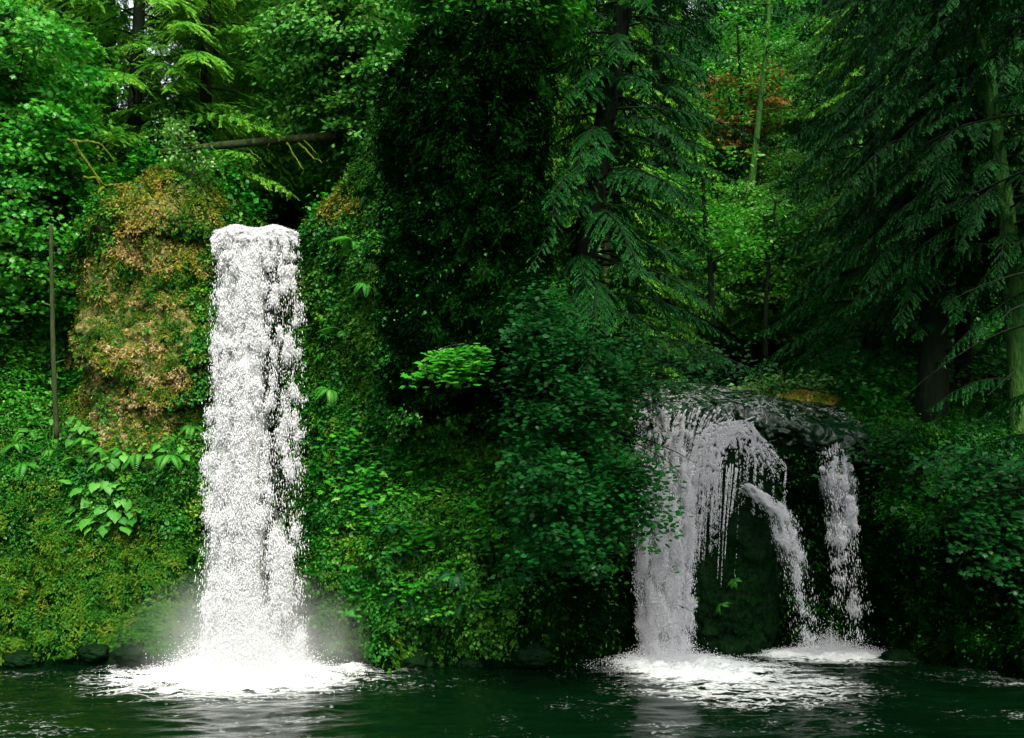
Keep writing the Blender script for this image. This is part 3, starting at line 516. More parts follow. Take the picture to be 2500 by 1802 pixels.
def moss_cover():
    rng = np.random.default_rng(21); mb = MB()
    base = view*facing*noriv*(1-rivm)*(1-.93*wetL)*(TP[..., 1] < 40)*(TP[..., 2] > .02)
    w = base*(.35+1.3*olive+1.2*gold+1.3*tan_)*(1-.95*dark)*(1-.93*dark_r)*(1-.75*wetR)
    w *= .25+1.5*sstep(.42, .58, fbm(TP*1.6+7, 3))
    P, Nn = scatter(np.clip(w, 0, 9), 210000, rng); px, py = pix(P)
    g = lambda cx, cy, rx, ry: np.exp(-(((px-cx)/rx)**2+((py-cy)/ry)**2)**1.5)
    gd = np.clip(g(350, 480, 110, 95)+g(440, 630, 90, 50)+g(800, 500, 100, 55)+g(505, 520, 35, 50)+g(330, 590, 70, 50), 0, 1)
    tn = np.clip(g(325, 820, 215, 260)+g(330, 1040, 120, 60), 0, 1)
    ol = sstep(-300, 0, px)*(1-sstep(380, 520, px))*sstep(1150, 1300, py)*(1-.6*sstep(1400, 1600, py))
    n1 = fbm(P*[2.2, 2.2, 2.2]+3, 3)-.5; n2 = fbm(P*8+13, 2)-.5
    tint = .31+.09*ol-.2*((px > 930) & (px < 1330) & (py < 1040))+.35*gd+.28*tn+n1*(.7+1.3*tn)+n2*(.2+.9*tn)+rng.normal(0, .04+.10*tn)-.14*(px > 2050)  # tint lowered to paint shade on the dark cliff and right bank
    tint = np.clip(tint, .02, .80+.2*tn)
    lump = (1-2*np.abs(fbm(P*2.6, 3)-.5)); P = P+Nn*(.02+.22*np.clip(lump-.55, 0, 1)+.03*rng.random(len(P)))[:, None]
    dwn = np.array([0, -.15, -1.])
    for k in range(3):
        d = unit(Nn*.9+dwn*(.5+.6*rng.random((len(P), 1)))+rng.normal(0, .55, P.shape)); n = unit(Nn+UP*.7+rng.normal(0, .4, P.shape))
        s = (.05+.085*rng.random(len(P))**2)*(1-.25*tn)
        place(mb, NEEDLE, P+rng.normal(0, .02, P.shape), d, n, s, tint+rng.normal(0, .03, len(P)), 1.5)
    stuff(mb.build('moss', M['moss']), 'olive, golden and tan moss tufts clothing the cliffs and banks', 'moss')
moss_cover()
def painted_shade_moss():  # moss coloured near black so cliff and hollows look deeply shaded
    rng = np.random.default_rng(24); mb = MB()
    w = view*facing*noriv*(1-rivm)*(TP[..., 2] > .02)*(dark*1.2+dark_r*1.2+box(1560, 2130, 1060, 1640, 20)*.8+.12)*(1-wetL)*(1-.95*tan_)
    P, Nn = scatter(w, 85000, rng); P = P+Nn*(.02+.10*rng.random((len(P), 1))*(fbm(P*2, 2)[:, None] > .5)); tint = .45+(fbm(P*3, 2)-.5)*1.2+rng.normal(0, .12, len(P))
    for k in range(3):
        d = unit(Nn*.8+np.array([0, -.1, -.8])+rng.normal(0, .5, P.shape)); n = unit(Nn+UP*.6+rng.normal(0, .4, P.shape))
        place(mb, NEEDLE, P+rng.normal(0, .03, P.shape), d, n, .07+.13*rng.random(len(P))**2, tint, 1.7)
    stuff(mb.build('painted_shade_moss', M['shade_moss']), 'moss coloured near black to paint shade on the dark cliff and banks', 'moss')
painted_shade_moss()
def creeper_cover():
    rng = np.random.default_rng(22); mb = MB()
    edge = box(470, 525, 620, 1250, 18)+box(720, 960, 480, 1420, 30)*.7+box(-100, 150, 700, 1150, 40)+box(120, 470, 980, 1330, 40)*.5+box(150, 330, 420, 620, 30)*.6
    rightbank = box(760, 1300, 980, 1500, 40)*1.1+box(1240, 1540, 900, 1400, 30)*.6+box(2080, 2560, 1020, 1380, 40)*.2
    w = view*facing*noriv*(1-.985*dark)*(1-.95*dark_r)*(1-rivm)*(1-.97*wetL)*(1-.97*wetR)*(TP[..., 2] > .3)*(.22+edge+rightbank-.1*dark)*(1-.9*tan_)*(1-.8*gold)*(1-.85*box(-300, 470, 1300, 1640, 50))
    w *= .06+2.0*sstep(.46, .6, fbm(TP*1.9+57, 3))
    far = TP[..., 1] > 37
    P, Nn = scatter(np.clip(w*(1-far)+w*far*.5, 0, 9), 150000, rng)
    lump = fbm(P*1.6+5, 3)-.45; px, py = pix(P)
    P = P+Nn*(.04+.9*np.clip(lump, 0, 1)*rng.random(len(P))+.05*rng.random(len(P)))[:, None]
    tint = .42+(fbm(P*.9+8, 3)-.5)*.8+rng.normal(0, .12, len(P))-.12*((px > 930) & (py < 1000))-.16*((px > 2050) & (py < 1500))+.1*((px > 440) & (px < 540))  # leaf tint also carries painted shade, dark cliff and right bank
    for k in range(2):
        d = unit(Nn*.5+np.array([0, -.2, -.7])+rng.normal(0, .5, P.shape)); n = unit(Nn*.8+UP*.9+rng.normal(0, .35, P.shape))
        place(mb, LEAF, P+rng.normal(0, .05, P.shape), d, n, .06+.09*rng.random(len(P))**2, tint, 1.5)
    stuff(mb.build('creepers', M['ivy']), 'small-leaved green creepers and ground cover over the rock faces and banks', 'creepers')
creeper_cover()
def undergrowth():
    rng = np.random.default_rng(23); mb = MB()
    w = (sstep(-300, -150, TPX)*(1-sstep(2650, 2800, TPX)))*(TP[..., 1] > 36)*(TP[..., 1] < 90)*(1-rivm)*(TPY > -80)/np.maximum(TP[..., 1]/40, 1)**1.5
    P, Nn = scatter(w, 90000, rng); n = len(P); P = P+UP*(rng.random((n, 1))**1.5*1.2*(.4+fbm(P*.5, 2)[:, None]*1.4))
    tint = .38+(fbm(P*.3+4, 3)-.5)*.9+rng.normal(0, .1, n); sc = np.clip(P[:, 1]/40, 1, 2)
    for k in range(3):
        d = unit(rng.normal(0, 1, P.shape)*[1, 1, .35]+[0, -.3, -.1]); nn = unit(UP+rng.normal(0, .4, P.shape)+[0, -.3, 0])
        place(mb, LEAF, P+rng.normal(0, .12, P.shape)*sc[:, None], d, nn, (.12+.14*rng.random(n))*sc, tint, 1.4)
    stuff(mb.build('undergrowth', M['maple']), 'leafy green undergrowth covering the forest floor behind the falls', 'undergrowth')
undergrowth()

# ------------------------------------------------------------------ trees
def conifer(seed, H=18, Rr=3.6, base=.12, n=95, droop=.42, rise=.12, trunk_r=.24, lean=(0, 0), m=('conifer', 'bark'), spr=.17, gap=.075, hang=.35, wide=1.0, limb_r=.035, bare=0, tw=1.0, az=None, limb_m=None):
    """a trunk with drooping boughs; returns the empty that parents trunk, limbs and crown"""
    rng = np.random.default_rng(seed); root = empty('conifer_tree', (0, 0, 0))
    s = np.linspace(0, 1, 24); ax = np.stack([lean[0]*s**1.4*H+.25*np.sin(s*5+seed)*s, lean[1]*s*H+.2*np.cos(s*4+seed)*s, s*H], -1)
    mt = MB(); tube(mt, ax, trunk_r*(1-s*.93)+.25*trunk_r*np.exp(-s*40), 12, rough=.12); mt.build('trunk', M[m[1]], root, smooth=True)
    ml, mc = MB(), MB(); PP, DD, NN, TI = [], [], [], []
    for k in range(n+bare):
        dead = k >= n
        h = base+(1-base)*((k+.5)/n)**.92 if not dead else rng.uniform(.04, base+.1)
        h = min(h, .985); p0 = np.array([np.interp(h, s, ax[:, c]) for c in range(3)])
        a = k*2.39996+rng.normal(0, .3) if az is None else rng.uniform(*az)
        L = (Rr*(1-((h-base)/(1-base))**1.25)*rng.uniform(.65, 1.12)+.25) if not dead else Rr*rng.uniform(.4, .75)
        dr = np.array([math.cos(a), math.sin(a), 0]); q = np.linspace(0, 1, 9)[:, None]
        dp = droop*rng.uniform(.7, 1.3)
        c = p0+dr*L*q+UP*(rise*L*q-dp*L*q**2*(1.1 if not dead else .8))+np.cross(dr, UP)*rng.normal(0, .12)*L*q**2
        c[:, :2] += rng.normal(0, .012*L, (9, 2))*q
        tube(ml, c, limb_r*(1-q[:, 0]*.85)*(L/Rr+.25), 4, cap=False)
        if dead and rng.random() < .7: continue
        M_ = max(5, int(L*7.5*tw)); t = np.sort(rng.uniform(.14, 1, M_)); side = np.where(np.arange(M_) % 2 == 0, 1, -1)
        b = np.stack([np.interp(t, q[:, 0], c[:, i]) for i in range(3)], -1); tg = unit(np.stack([np.interp(t, q[:, 0], np.gradient(c, axis=0)[:, i]) for i in range(3)], -1))
        sd = unit(np.cross(tg, UP))*side[:, None]
        tl = (.22+.30*L*(1-t)**.8*np.minimum(1, t*3))*rng.uniform(.7, 1.25, M_)*wide
        td = unit(tg*rng.uniform(.4, 1.1, (M_, 1))+sd*.85+UP*rng.normal(-.02-.35*hang, .2, (M_, 1)))
        K = int(np.ceil(tl.max()/gap)); r = (np.arange(K)+.5)/K
        for z in range(K):
            f = r[z]*rng.uniform(.9, 1.1, M_); ok = (r[z]*tl.max() < tl*1.05)
            ff = r[z]*tl.max()
            pos = b+td*ff-UP*(hang*ff**2*.9)[..., None] if np.ndim(ff) else b+td*ff-UP*(hang*ff*ff*.9)
            dd = td-UP*hang*ff*1.2
            for sgn in (1, -1):
                d2 = unit(dd*.8+np.cross(dd, UP)*sgn*.8-UP*(hang*rng.uniform(.2, 1.2, (M_, 1)))+rng.normal(0, .12, (M_, 3)))
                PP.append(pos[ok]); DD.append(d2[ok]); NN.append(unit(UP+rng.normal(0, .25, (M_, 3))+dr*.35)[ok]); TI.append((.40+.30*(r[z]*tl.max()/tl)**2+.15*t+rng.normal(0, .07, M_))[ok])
    PP, DD, NN, TI = map(np.concatenate, (PP, DD, NN, TI))
    ml.build('limbs', M[limb_m or m[1]], root, smooth=True)
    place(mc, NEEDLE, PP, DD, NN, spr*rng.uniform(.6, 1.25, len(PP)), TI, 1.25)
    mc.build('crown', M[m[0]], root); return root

def broadleaf(seed, H=9, Rr=3.0, stems=1, m=('maple', 'bark'), leaves=60, clusters=240, size=.16, trunk_r=.12, tpl=LEAF, flat=.16, crl=.55, low=.25, spread=.5, bias=(0, 0, 0), wid=1.5, limb=1.0, name='broadleaf_tree'):
    rng = np.random.default_rng(seed); root = empty(name, (0, 0, 0)); mt, ml, mc = MB(), MB(), MB()
    tips = []; axes = []
    for k in range(stems):
        a = rng.random()*2*pi; s = np.linspace(0, 1, 16)[:, None]; ln = np.array([math.cos(a), math.sin(a), 0])*spread*rng.uniform(.5, 1)*(0.35 if stems == 1 else 1)
        ax = ln*H*s**1.5*.6+UP*H*.88*s+np.array(bias)*H*s**1.6+np.stack([np.sin(s[:, 0]*5+k), np.cos(s[:, 0]*4+k), 0*s[:, 0]], -1)*.12*s; axes.append(ax)
        tube(mt, ax, trunk_r*(1-s[:, 0]*.85)*rng.uniform(.7, 1), 8, rough=.1)
    PP, DD, NN, TI = [], [], [], []
    for c in range(clusters):
        ax = axes[c % stems]; h = low+(1-low)*rng.random()**.8; j = h*15; i = min(int(j), 14); p0 = ax[i]*(1-(j-i))+ax[i+1]*(j-i)
        a = rng.random()*2*pi; hh = (h-low)/(1-low); rr = Rr*(math.sin(pi*min(1, .16+.80*hh))**.7)*rng.uniform(.35, 1.05)
        dr = np.array([math.cos(a), math.sin(a), 0]); e = p0+dr*rr+UP*rng.normal(.12*rr, .25)
        if c % 2 == 0:
            q = np.linspace(0, 1, 6)[:, None]; tube(ml, p0+(e-p0)*q-UP*(.12*rr*np.sin(pi*q)), (.022*limb*(1-.8*q[:, 0])*(.5+rr/Rr)), 4, cap=False)
        n = int(leaves*rng.uniform(.6, 1.3)); cr_ = crl*rng.uniform(.7, 1.3)
        o = rng.normal(0, 1, (n, 3))*[cr_*.6, cr_*.6, flat*cr_*1.2]; o[:, 2] -= (o[:, :2]**2).sum(1)*.25
        tilt = dr*rng.uniform(.3, 1.0); o[:, 2] -= (o[:, :2]@dr[:2])*.3
        PP.append(e+o); DD.append(unit(o*[1, 1, .3]+rng.normal(0, .35, (n, 3))+[0, 0, -.15])); NN.append(unit(UP+tilt+rng.normal(0, .28, (n, 3)))); TI.append(.54+.2*rng.normal(0, .5)+rng.normal(0, .09, n))
    PP, DD, NN, TI = map(np.concatenate, (PP, DD, NN, TI))
    place(mc, tpl, PP, DD, NN, size*rng.uniform(.6, 1.2, len(PP)), TI, wid)
    mt.build('trunk', M[m[1]], root, smooth=True); ml.build('limbs', M[m[1]], root, smooth=True); mc.build('crown', M[m[0]], root); return root

used = {}
def put(proto, px, Y, label, group=None, scale=1.0, rot=0.0, cat='tree', z=None, dz=-.15, name=None):
    """stand a copy of a tree on the ground at the foot (px, Y)"""
    x = X(px, Y); zz = ground(x, Y) if z is None else z
    if proto.name not in used: o = proto; used[proto.name] = 1
    else: o = copy_tree(proto)
    if name: o.name = name
    o.location = (x, Y, zz+dz); o.rotation_euler = (0, 0, rot); o.scale = (scale,)*3
    return tag(o, label, cat, group)

# prototypes
hem = [conifer(31, 17, 4.1, .05, 110, spr=.19, m=('hemlock', 'bark'), tw=1.2), conifer(32, 21, 4.6, .06, 120, droop=.5, spr=.2, m=('hemlock', 'bark'), tw=1.2), conifer(33, 15, 3.4, .04, 100, droop=.38, spr=.18, m=('hemlock', 'bark'), tw=1.2)]
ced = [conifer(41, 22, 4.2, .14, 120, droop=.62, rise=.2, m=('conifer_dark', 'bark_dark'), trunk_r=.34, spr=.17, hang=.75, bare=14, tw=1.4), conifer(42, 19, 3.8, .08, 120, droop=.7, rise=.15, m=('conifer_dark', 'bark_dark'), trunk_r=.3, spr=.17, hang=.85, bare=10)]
brd = [broadleaf(51, 10, 3.2, 2, clusters=260, leaves=70, size=.2), broadleaf(52, 8, 2.8, 3, clusters=230, leaves=70, size=.18), broadleaf(53, 12, 3.6, 1, clusters=300, leaves=75, size=.22)]

brl = [broadleaf(54, 9, 3.2, 2, ('gap', 'bark'), clusters=260, leaves=70, size=.19), broadleaf(55, 7, 2.8, 3, ('gap', 'bark'), clusters=230, leaves=70, size=.17)]
# far forest on the hillside (each tree its own copy)
rng = np.random.default_rng(77)
ORD = 'first second third fourth fifth sixth seventh eighth ninth tenth eleventh twelfth thirteenth fourteenth fifteenth sixteenth seventeenth eighteenth nineteenth twentieth'.split()
def forest(kinds, spots, what, group, s0=.8, s1=1.2):
    for k, (px, Y) in enumerate(sorted(spots)):
        n = len(spots); w_ = (ORD[k]+' from the left' if k <= n//2 else ORD[n-1-k]+' from the right').replace('first from the left', 'leftmost').replace('first from the right', 'rightmost')
        p = kinds[rng.integers(len(kinds))]; put(p, px, Y, what % w_, group, rng.uniform(s0, s1), rng.random()*6.28)
forest(hem, [(-80, 50), (60, 54), (150, 70), (200, 80), (500, 62), (520, 54), (590, 68), (700, 60), (90, 78), (540, 84), (650, 82), (520, 76), (-30, 66), (800, 70), (880, 58)], 'green conifer on the slope above the tall fall, %s of that stand', 'conifers above the tall fall', .85, 1.25)
forest(brd, [(60, 52), (20, 43), (720, 52), (800, 46), (880, 44), (900, 49), (760, 58), (610, 62), (-60, 46), (800, 54), (760, 64), (860, 60)], 'leafy tree above the tall fall, %s among the leafy ones there', 'leafy trees above the tall fall', .85, 1.25)
forest(brl, [(960, 50), (1000, 44), (935, 38.5), (1060, 40), (1120, 44)], 'pale leafy tree behind the top of the dark cliff, %s of them', 'pale leafy trees behind the dark cliff', .8, 1.1)
forest(ced+hem[:1], [(1180, 60), (1330, 52), (1430, 58), (1540, 66), (1620, 56), (1480, 46), (1560, 80), (1650, 70), (2020, 70), (2100, 58), (2200, 64), (2300, 54), (2420, 60), (2520, 50), (2600, 62), (2160, 48), (2380, 46), (1400, 76), (1280, 44), (1740, 84)], 'dark conifer behind the broad falls, %s of that stand', 'dark conifers above the broad falls', 1.0, 1.5)
forest(brl, [(1700, 58), (1790, 64), (1880, 56), (1960, 50), (1740, 68), (1850, 72), (1950, 64), (1990, 58), (1920, 48), (1840, 52), (2030, 46), (1640, 60), (1750, 57)], 'leafy tree in the bright gap behind the broad falls, %s of them', 'leafy trees above the broad falls', .6, .95)

# ------------------------------------------------------------------ single trees, branches, log and pole
def surf(px, py):
    d = ((TPX-px)**2+(TPY-py)**2)+TP[..., 1]*1.5; k = np.unravel_index(np.argmin(d), d.shape); return TP[k].copy(), TN[k].copy()
def own(o, name, loc, label, cat='tree', group=None, scale=1, rot=0):
    o.name = name; o.location = loc; o.scale = (scale,)*3; o.rotation_euler = (0, 0, rot); return tag(o, label, cat, group)
hero = conifer(101, 22, 6.2, .04, 105, droop=.30, rise=.12, trunk_r=.3, lean=(.05, 0), spr=.12, gap=.05, bare=30, limb_r=.045, tw=1.9, wide=.8, m=('hemlock', 'bark_dark'))
own(hero, 'hemlock_tree', (X(318, 40), 40, ground(X(318, 40), 40)-.3), 'hemlock with a dark slightly bent trunk and long drooping boughs reaching over the tall fall')
h2 = conifer(102, 24, 4.2, .22, 105, m=('hemlock', 'bark_dark'), droop=.4, trunk_r=.42, lean=(.03, 0), spr=.18, bare=10)
own(h2, 'hemlock_tree', (X(258, 46), 46, ground(X(258, 46), 46)-.3), 'thick dark conifer trunk standing just left behind the bent-trunked hemlock')
for k, (px, Y, sd_, lb) in enumerate([(505, 40.5, 105, 'light green hemlock directly behind the left end of the fallen log'), (640, 47, 106, 'light green hemlock behind the notch where the tall fall begins')]):
    h3 = conifer(sd_, 23, 5.4, .03, 130, droop=.32, trunk_r=.24, spr=.125, gap=.052, bare=14, tw=1.9, wide=.8, m=('hemlock', 'bark_dark'))
    own(h3, 'hemlock_tree', (X(px, Y), Y, ground(X(px, Y), Y)-.3), lb, group='hemlocks above the tall fall')
ct = broadleaf(107, 5, 3.4, 3, ('maple', 'bark'), clusters=240, leaves=70, size=.16, tpl=MAPLE, wid=.9, low=.0)
own(ct, 'cliff_tree', (X(1190, 28.6), 29.0, 16.6), 'leafy tree crowning the highest corner of the dark cliff')
lm = broadleaf(103, 9, 3.4, 3, ('maple', 'bark'), clusters=330, leaves=75, size=.17, tpl=MAPLE, wid=.9, bias=(.1, -.12, 0))
own(lm, 'maple_tree', (X(-10, 37.2), 37.2, ground(X(-10, 37.2), 37.2)-1.5), 'maple with pale sunlit layered leaves overhanging the cliff at the far left edge')
lm2 = broadleaf(104, 7, 2.9, 3, ('maple', 'bark'), clusters=300, leaves=70, size=.15, tpl=MAPLE, wid=.9, low=.05)
own(lm2, 'maple_tree', (X(60, 36), 36.2, 9.6), 'smaller maple hanging its leaves over the dark hollow beside the bare pole')
for k, (px, Y, sc, lb) in enumerate([(870, 45, 1.0, 'bright maple rising above the right end of the fallen log'), (905, 39.5, .9, 'bright maple leaning beside the dark cliff, right of the fallen log'), (690, 54, 1.3, 'tall pale maple behind the middle of the fallen log')]):
    b_ = broadleaf(110+k, 10, 3.4, 2, ('gap', 'bark'), clusters=330, leaves=70, size=.19, tpl=MAPLE, wid=.9, low=.12, bias=(.05*(k-1), -.05, 0))
    own(b_, 'maple_tree', (X(px, Y), Y, ground(X(px, Y), Y)-.4), lb, group='bright maples above the tall fall', scale=sc)
sap = broadleaf(120, 2.2, .75, 2, ('bright', 'bark'), clusters=34, leaves=26, size=.12, trunk_r=.03, tpl=LEAF, low=.1, crl=.3, spread=.5, name='sapling')
own(sap, 'sapling', (X(465, 34.6), 34.6, ground(X(465, 34.6), 34.6)-.2), 'pale green sapling on the mossy cliff top in front of the fallen log', 'sapling')
for k, (px, lb) in enumerate([(150, 'snag of moss-hung bare branches on the cliff top left of the sapling'), (235, 'small crooked mossy snag hanging over the golden moss')]):
    r_ = empty('mossy_snag', (X(px+60, 34.2), 34.2, Z(440, 34.2))); inv = -np.array(r_.location); tag(r_, lb, 'dead branch')
    g = np.random.default_rng(130+k)
    paths = [[(180, 345), (215, 345), (245, 350), (285, 400)], [(180, 345), (195, 375), (230, 420), (255, 455), (300, 450)], [(205, 435), (235, 435), (250, 460)], [(240, 360), (243, 395)], [(165, 340), (180, 345)]] if k == 0 else [[(255, 455), (290, 452), (318, 448)], [(255, 455), (235, 475), (215, 480)], [(280, 452), (296, 480), (300, 500)]]
    for q in paths:
        mb = MB(); pts = [np.array(P3(a, b, 33.3+.006*(a-165)+g.normal(0, .08)))+inv for a, b in q]
        t = np.linspace(0, 1, len(pts)); tt2 = np.linspace(0, 1, 14); pts = np.stack([np.interp(tt2, t, np.array(pts)[:, c]) for c in range(3)], -1)+g.normal(0, .015, (14, 3))
        tube(mb, pts, .055*(1-.6*tt2), 7, rough=.5); mb.build('branch', M['moss_wood'], r_, smooth=True)
# fallen log across the creek with its stubs
lg = empty('fallen_log', tuple(P3(640, 352, 37))); tag(lg, 'dark fallen log lying level across the gap high above the tall fall', 'log'); inv = -np.array(lg.location)
mb = MB(); q = np.linspace(0, 1, 30)[:, None]; a, b = P3(395, 372, 36.6), P3(822, 333, 38.0); ctl = a+(b-a)*q+UP*(.05*np.sin(q*3)); tube(mb, ctl+inv, .115+.03*q[:, 0], 12, rough=.12); mb.build('trunk', M['bark'], lg, smooth=True)
for (a, b, r_) in [((700, 350), (742, 415), .035), ((728, 350), (785, 400), .04), ((606, 365), (640, 390), .025), ((655, 357), (662, 335), .03), ((745, 345), (772, 372), .025)]:
    mb = MB(); A, B = P3(*a, 37.3), P3(*b, 36.9); q = np.linspace(0, 1, 8)[:, None]; tube(mb, A+(B-A)*q+inv+np.random.default_rng(int(a[0])).normal(0, .02, (8, 3)), r_*(1-.5*q[:, 0]), 6); mb.build('branch_stub', M['moss_wood'], lg, smooth=True)
# bare pole
pl_ = empty('bare_trunk', tuple(P3(137, 1060, 32.3))); tag(pl_, 'slim bare mossy trunk standing straight before the dark hollow left of the tan rock', 'bare trunk'); inv = -np.array(pl_.location)
mb = MB(); q = np.linspace(0, 1, 24); pts = np.array([P3(np.interp(v, [0, .4, 1], [138, 130, 124]), 1070-v*520, 32.2+.9*v) for v in q]); tube(mb, pts+inv, .075-.015*q, 10, rough=.15); mb.build('trunk', M['bark'], pl_, smooth=True)
for v in (.35, .62, .8):
    mb = MB(); p0 = np.array([np.interp(v, q, pts[:, c]) for c in range(3)])+inv; d = np.array([.35 if v != .62 else -.3, -.1, .1]); tube(mb, np.array([p0+d*t for t in (0, .4, .8, 1)]), [.03, .025, .015, .008], 6); mb.build('branch_stub', M['bark_moss'], pl_, smooth=True)

# big dark cedars framing the broad falls
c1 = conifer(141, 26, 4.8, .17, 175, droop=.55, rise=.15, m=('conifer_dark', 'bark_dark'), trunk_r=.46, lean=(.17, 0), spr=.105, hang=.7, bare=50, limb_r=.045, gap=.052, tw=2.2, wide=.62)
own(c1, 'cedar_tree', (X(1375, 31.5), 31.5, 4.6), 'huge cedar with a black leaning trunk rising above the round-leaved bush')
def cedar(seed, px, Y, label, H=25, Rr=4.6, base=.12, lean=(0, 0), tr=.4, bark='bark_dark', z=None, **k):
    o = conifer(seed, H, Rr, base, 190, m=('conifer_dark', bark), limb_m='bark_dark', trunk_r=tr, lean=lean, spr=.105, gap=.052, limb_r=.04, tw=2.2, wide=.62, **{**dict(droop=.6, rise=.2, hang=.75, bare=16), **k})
    return own(o, 'cedar_tree', (X(px, Y), Y, ground(X(px, Y), Y)-.3 if z is None else z), label, group='cedars on the bank right of the broad falls')
cedar(151, 2275, 36, 'cedar with a broad black trunk, nearest the lacy narrow fall on the dark bank', lean=(.02, 0), base=.16, tr=.5)
cedar(152, 2350, 37.5, 'cedar with a slimmer black trunk in the middle of the bank', base=.2, tr=.3)
cedar(153, 2500, 33.5, 'cedar with a pale green mossy leaning trunk and flared foot, rightmost on the bank', lean=(-.10, .02), tr=.4, bark='bark_moss', base=.26, H=22, z=5.9)
cedar(154, 2130, 42, 'cedar with hanging boughs bordering the bright gap', base=.05, Rr=4.4, H=24)
cedar(155, 2090, 52, 'cedar at the right side of the bright gap, behind the nearer hanging one', base=.04, Rr=4.8, H=27)
cedar(156, 2640, 34, 'cedar whose boughs enter from the right edge of the picture', base=.12, Rr=5)
cedar(157, 1600, 50, 'cedar closing the bright gap on its left', base=.1, Rr=4.8, H=28, bare=30)
cedar(158, 1250, 38, 'cedar standing behind the top of the dark cliff', base=.0, Rr=4.5, H=24)
cedar(171, 2590, 24.5, 'tall cedar added for shade off the right edge, whose lowest boughs hang into the top corner', H=31, Rr=5.4, base=.42, z=3.5)  # added off frame to shade the right falls, only low boughs show
cedar(172, 2720, 18, 'unseen tall cedar added near the viewer beyond the right edge, shading the right pool', H=31, Rr=6, base=.42, z=3.0)  # unseen tree, put in to block sun from the right side
# slender trunks in the gap
def slender(seed, path, r, Y, label, m='bark_moss', crown=True):
    top = path[-1]; root = empty('slender_tree', tuple(P3(*path[0], Y))); inv = -np.array(root.location); tag(root, label, 'tree')
    mb = MB(); t = np.linspace(0, 1, len(path)); q = np.linspace(0, 1, 24); pts = np.array([P3(np.interp(v, t, [p[0] for p in path]), np.interp(v, t, [p[1] for p in path]), Y) for v in q])+inv
    tube(mb, pts, r*(1-.6*q), 9, rough=.1); mb.build('trunk', M[m], root, smooth=True)
    g = np.random.default_rng(seed); ml = MB(); PP, DD, NN, TI = [], [], [], []
    for k in range(26):
        v = g.uniform(.35, 1); p0 = pts[int(v*23)]; a = g.random()*6.28; L = g.uniform(.5, 1.9)*(r/.2+.5); e = p0+np.array([math.cos(a), math.sin(a), g.uniform(-.1, .4)])*L
        tube(ml, np.array([p0, (p0+e)/2+[0, 0, .1], e]), [r*.2, r*.12, .01], 4, cap=False); n = 55
        o = g.normal(0, .4, (n, 3))*[1, 1, .35]; PP.append(e+o); DD.append(unit(o+g.normal(0, .3, (n, 3)))); NN.append(unit(UP+g.normal(0, .3, (n, 3)))); TI.append(g.normal(.6, .12, n))
    ml.build('limbs', M[m], root); mc = MB(); PP, DD, NN, TI = map(np.concatenate, (PP, DD, NN, TI)); place(mc, LEAF, PP, DD, NN, .2*g.uniform(.6, 1.2, len(PP)), TI, 1.5); mc.build('crown', M['maple'], root)
slender(161, [(1832, 470), (1845, 360), (1862, 200), (1875, 90), (1880, -80)], .2, 58, 'pale lit trunk rising through the upper part of the bright gap')
slender(162, [(1822, 460), (1815, 330), (1808, 200), (1800, 60)], .14, 60, 'thinner dark trunk just left of the pale lit one in the bright gap', 'bark_dark')
slender(163, [(1868, 880), (1870, 740), (1882, 600), (1895, 480)], .11, 44, 'young black-stemmed tree at the lower end of the bright gap', 'bark_dark')
slender(164, [(1738, 760), (1735, 650), (1722, 560), (1715, 430)], .13, 42, 'dark forked sapling trunk above the thick white fall', 'bark_dark')
ru = broadleaf(165, 5, 1.7, 3, ('rust', 'bark'), clusters=60, leaves=60, size=.26, low=.0)
own(ru, 'rust_tree', (X(1800, 63), 62, Z(340, 62)-1), 'rust-orange leafed tree glimpsed high in the bright gap behind the pale trunk')

# ------------------------------------------------------------------ leafy bushes whose branches arch out from a root
def arching(name, root_p, targets, label, tpl=ROUND, size=.14, m='vine', n=70, seed=1, cat='bush', sag=.16, spread=.32, bark='bark_dark', stem=.03, start=.45, cl=5, flat=.3):
    g = np.random.default_rng(seed); root = empty(name, tuple(root_p)); inv = -np.array(root_p); tag(root, label, cat); ml, mc = MB(), MB(); PP, DD, NN, TI = [], [], [], []
    for tg in targets:
        T = np.array(tg)+inv; L = np.linalg.norm(T); q = np.linspace(0, 1, 12)[:, None]
        path = T*q+UP*(sag*L*np.sin(pi*q)*1.1)+g.normal(0, .02*L, 3)*np.sin(pi*q); tube(ml, path, stem*(1.05-q[:, 0]), 5, cap=False)
        for c in range(cl):
            v = start+(1-start)*(c+g.random())/cl; p = np.array([np.interp(v, q[:, 0], path[:, k]) for k in range(3)]); k_ = int(n*g.uniform(.6, 1.3)/cl)
            d0 = unit(T*[1, 1, .2]); o = g.normal(0, spread, (k_, 3))*[1, 1, flat]; o[:, 2] -= .5*(o[:, :2]**2).sum(1)/max(spread, .1)*.5
            PP.append(p+o); DD.append(unit(o*[1, 1, .2]+d0*.25+g.normal(0, .25, (k_, 3))*spread+[0, -.1, -.12])); NN.append(unit(UP+[0, -.55, 0]+g.normal(0, .25, (k_, 3)))); TI.append(g.normal(.5, .1, k_)+g.normal(0, .08))
    ml.build('branches', M[bark], root, smooth=True); PP, DD, NN, TI = map(np.concatenate, (PP, DD, NN, TI))
    place(mc, tpl, PP, DD, NN, size*g.uniform(.6, 1.2, len(PP)), TI, 1.0); mc.build('foliage', M[m], root); return root
g = np.random.default_rng(5)
def region(poly_fn, n, Yr):
    out = []
    while len(out) < n:
        px, py = g.uniform(1200, 2600), g.uniform(300, 1700)
        if poly_fn(px, py): out.append(P3(px, py, g.uniform(*Yr)))
    return out
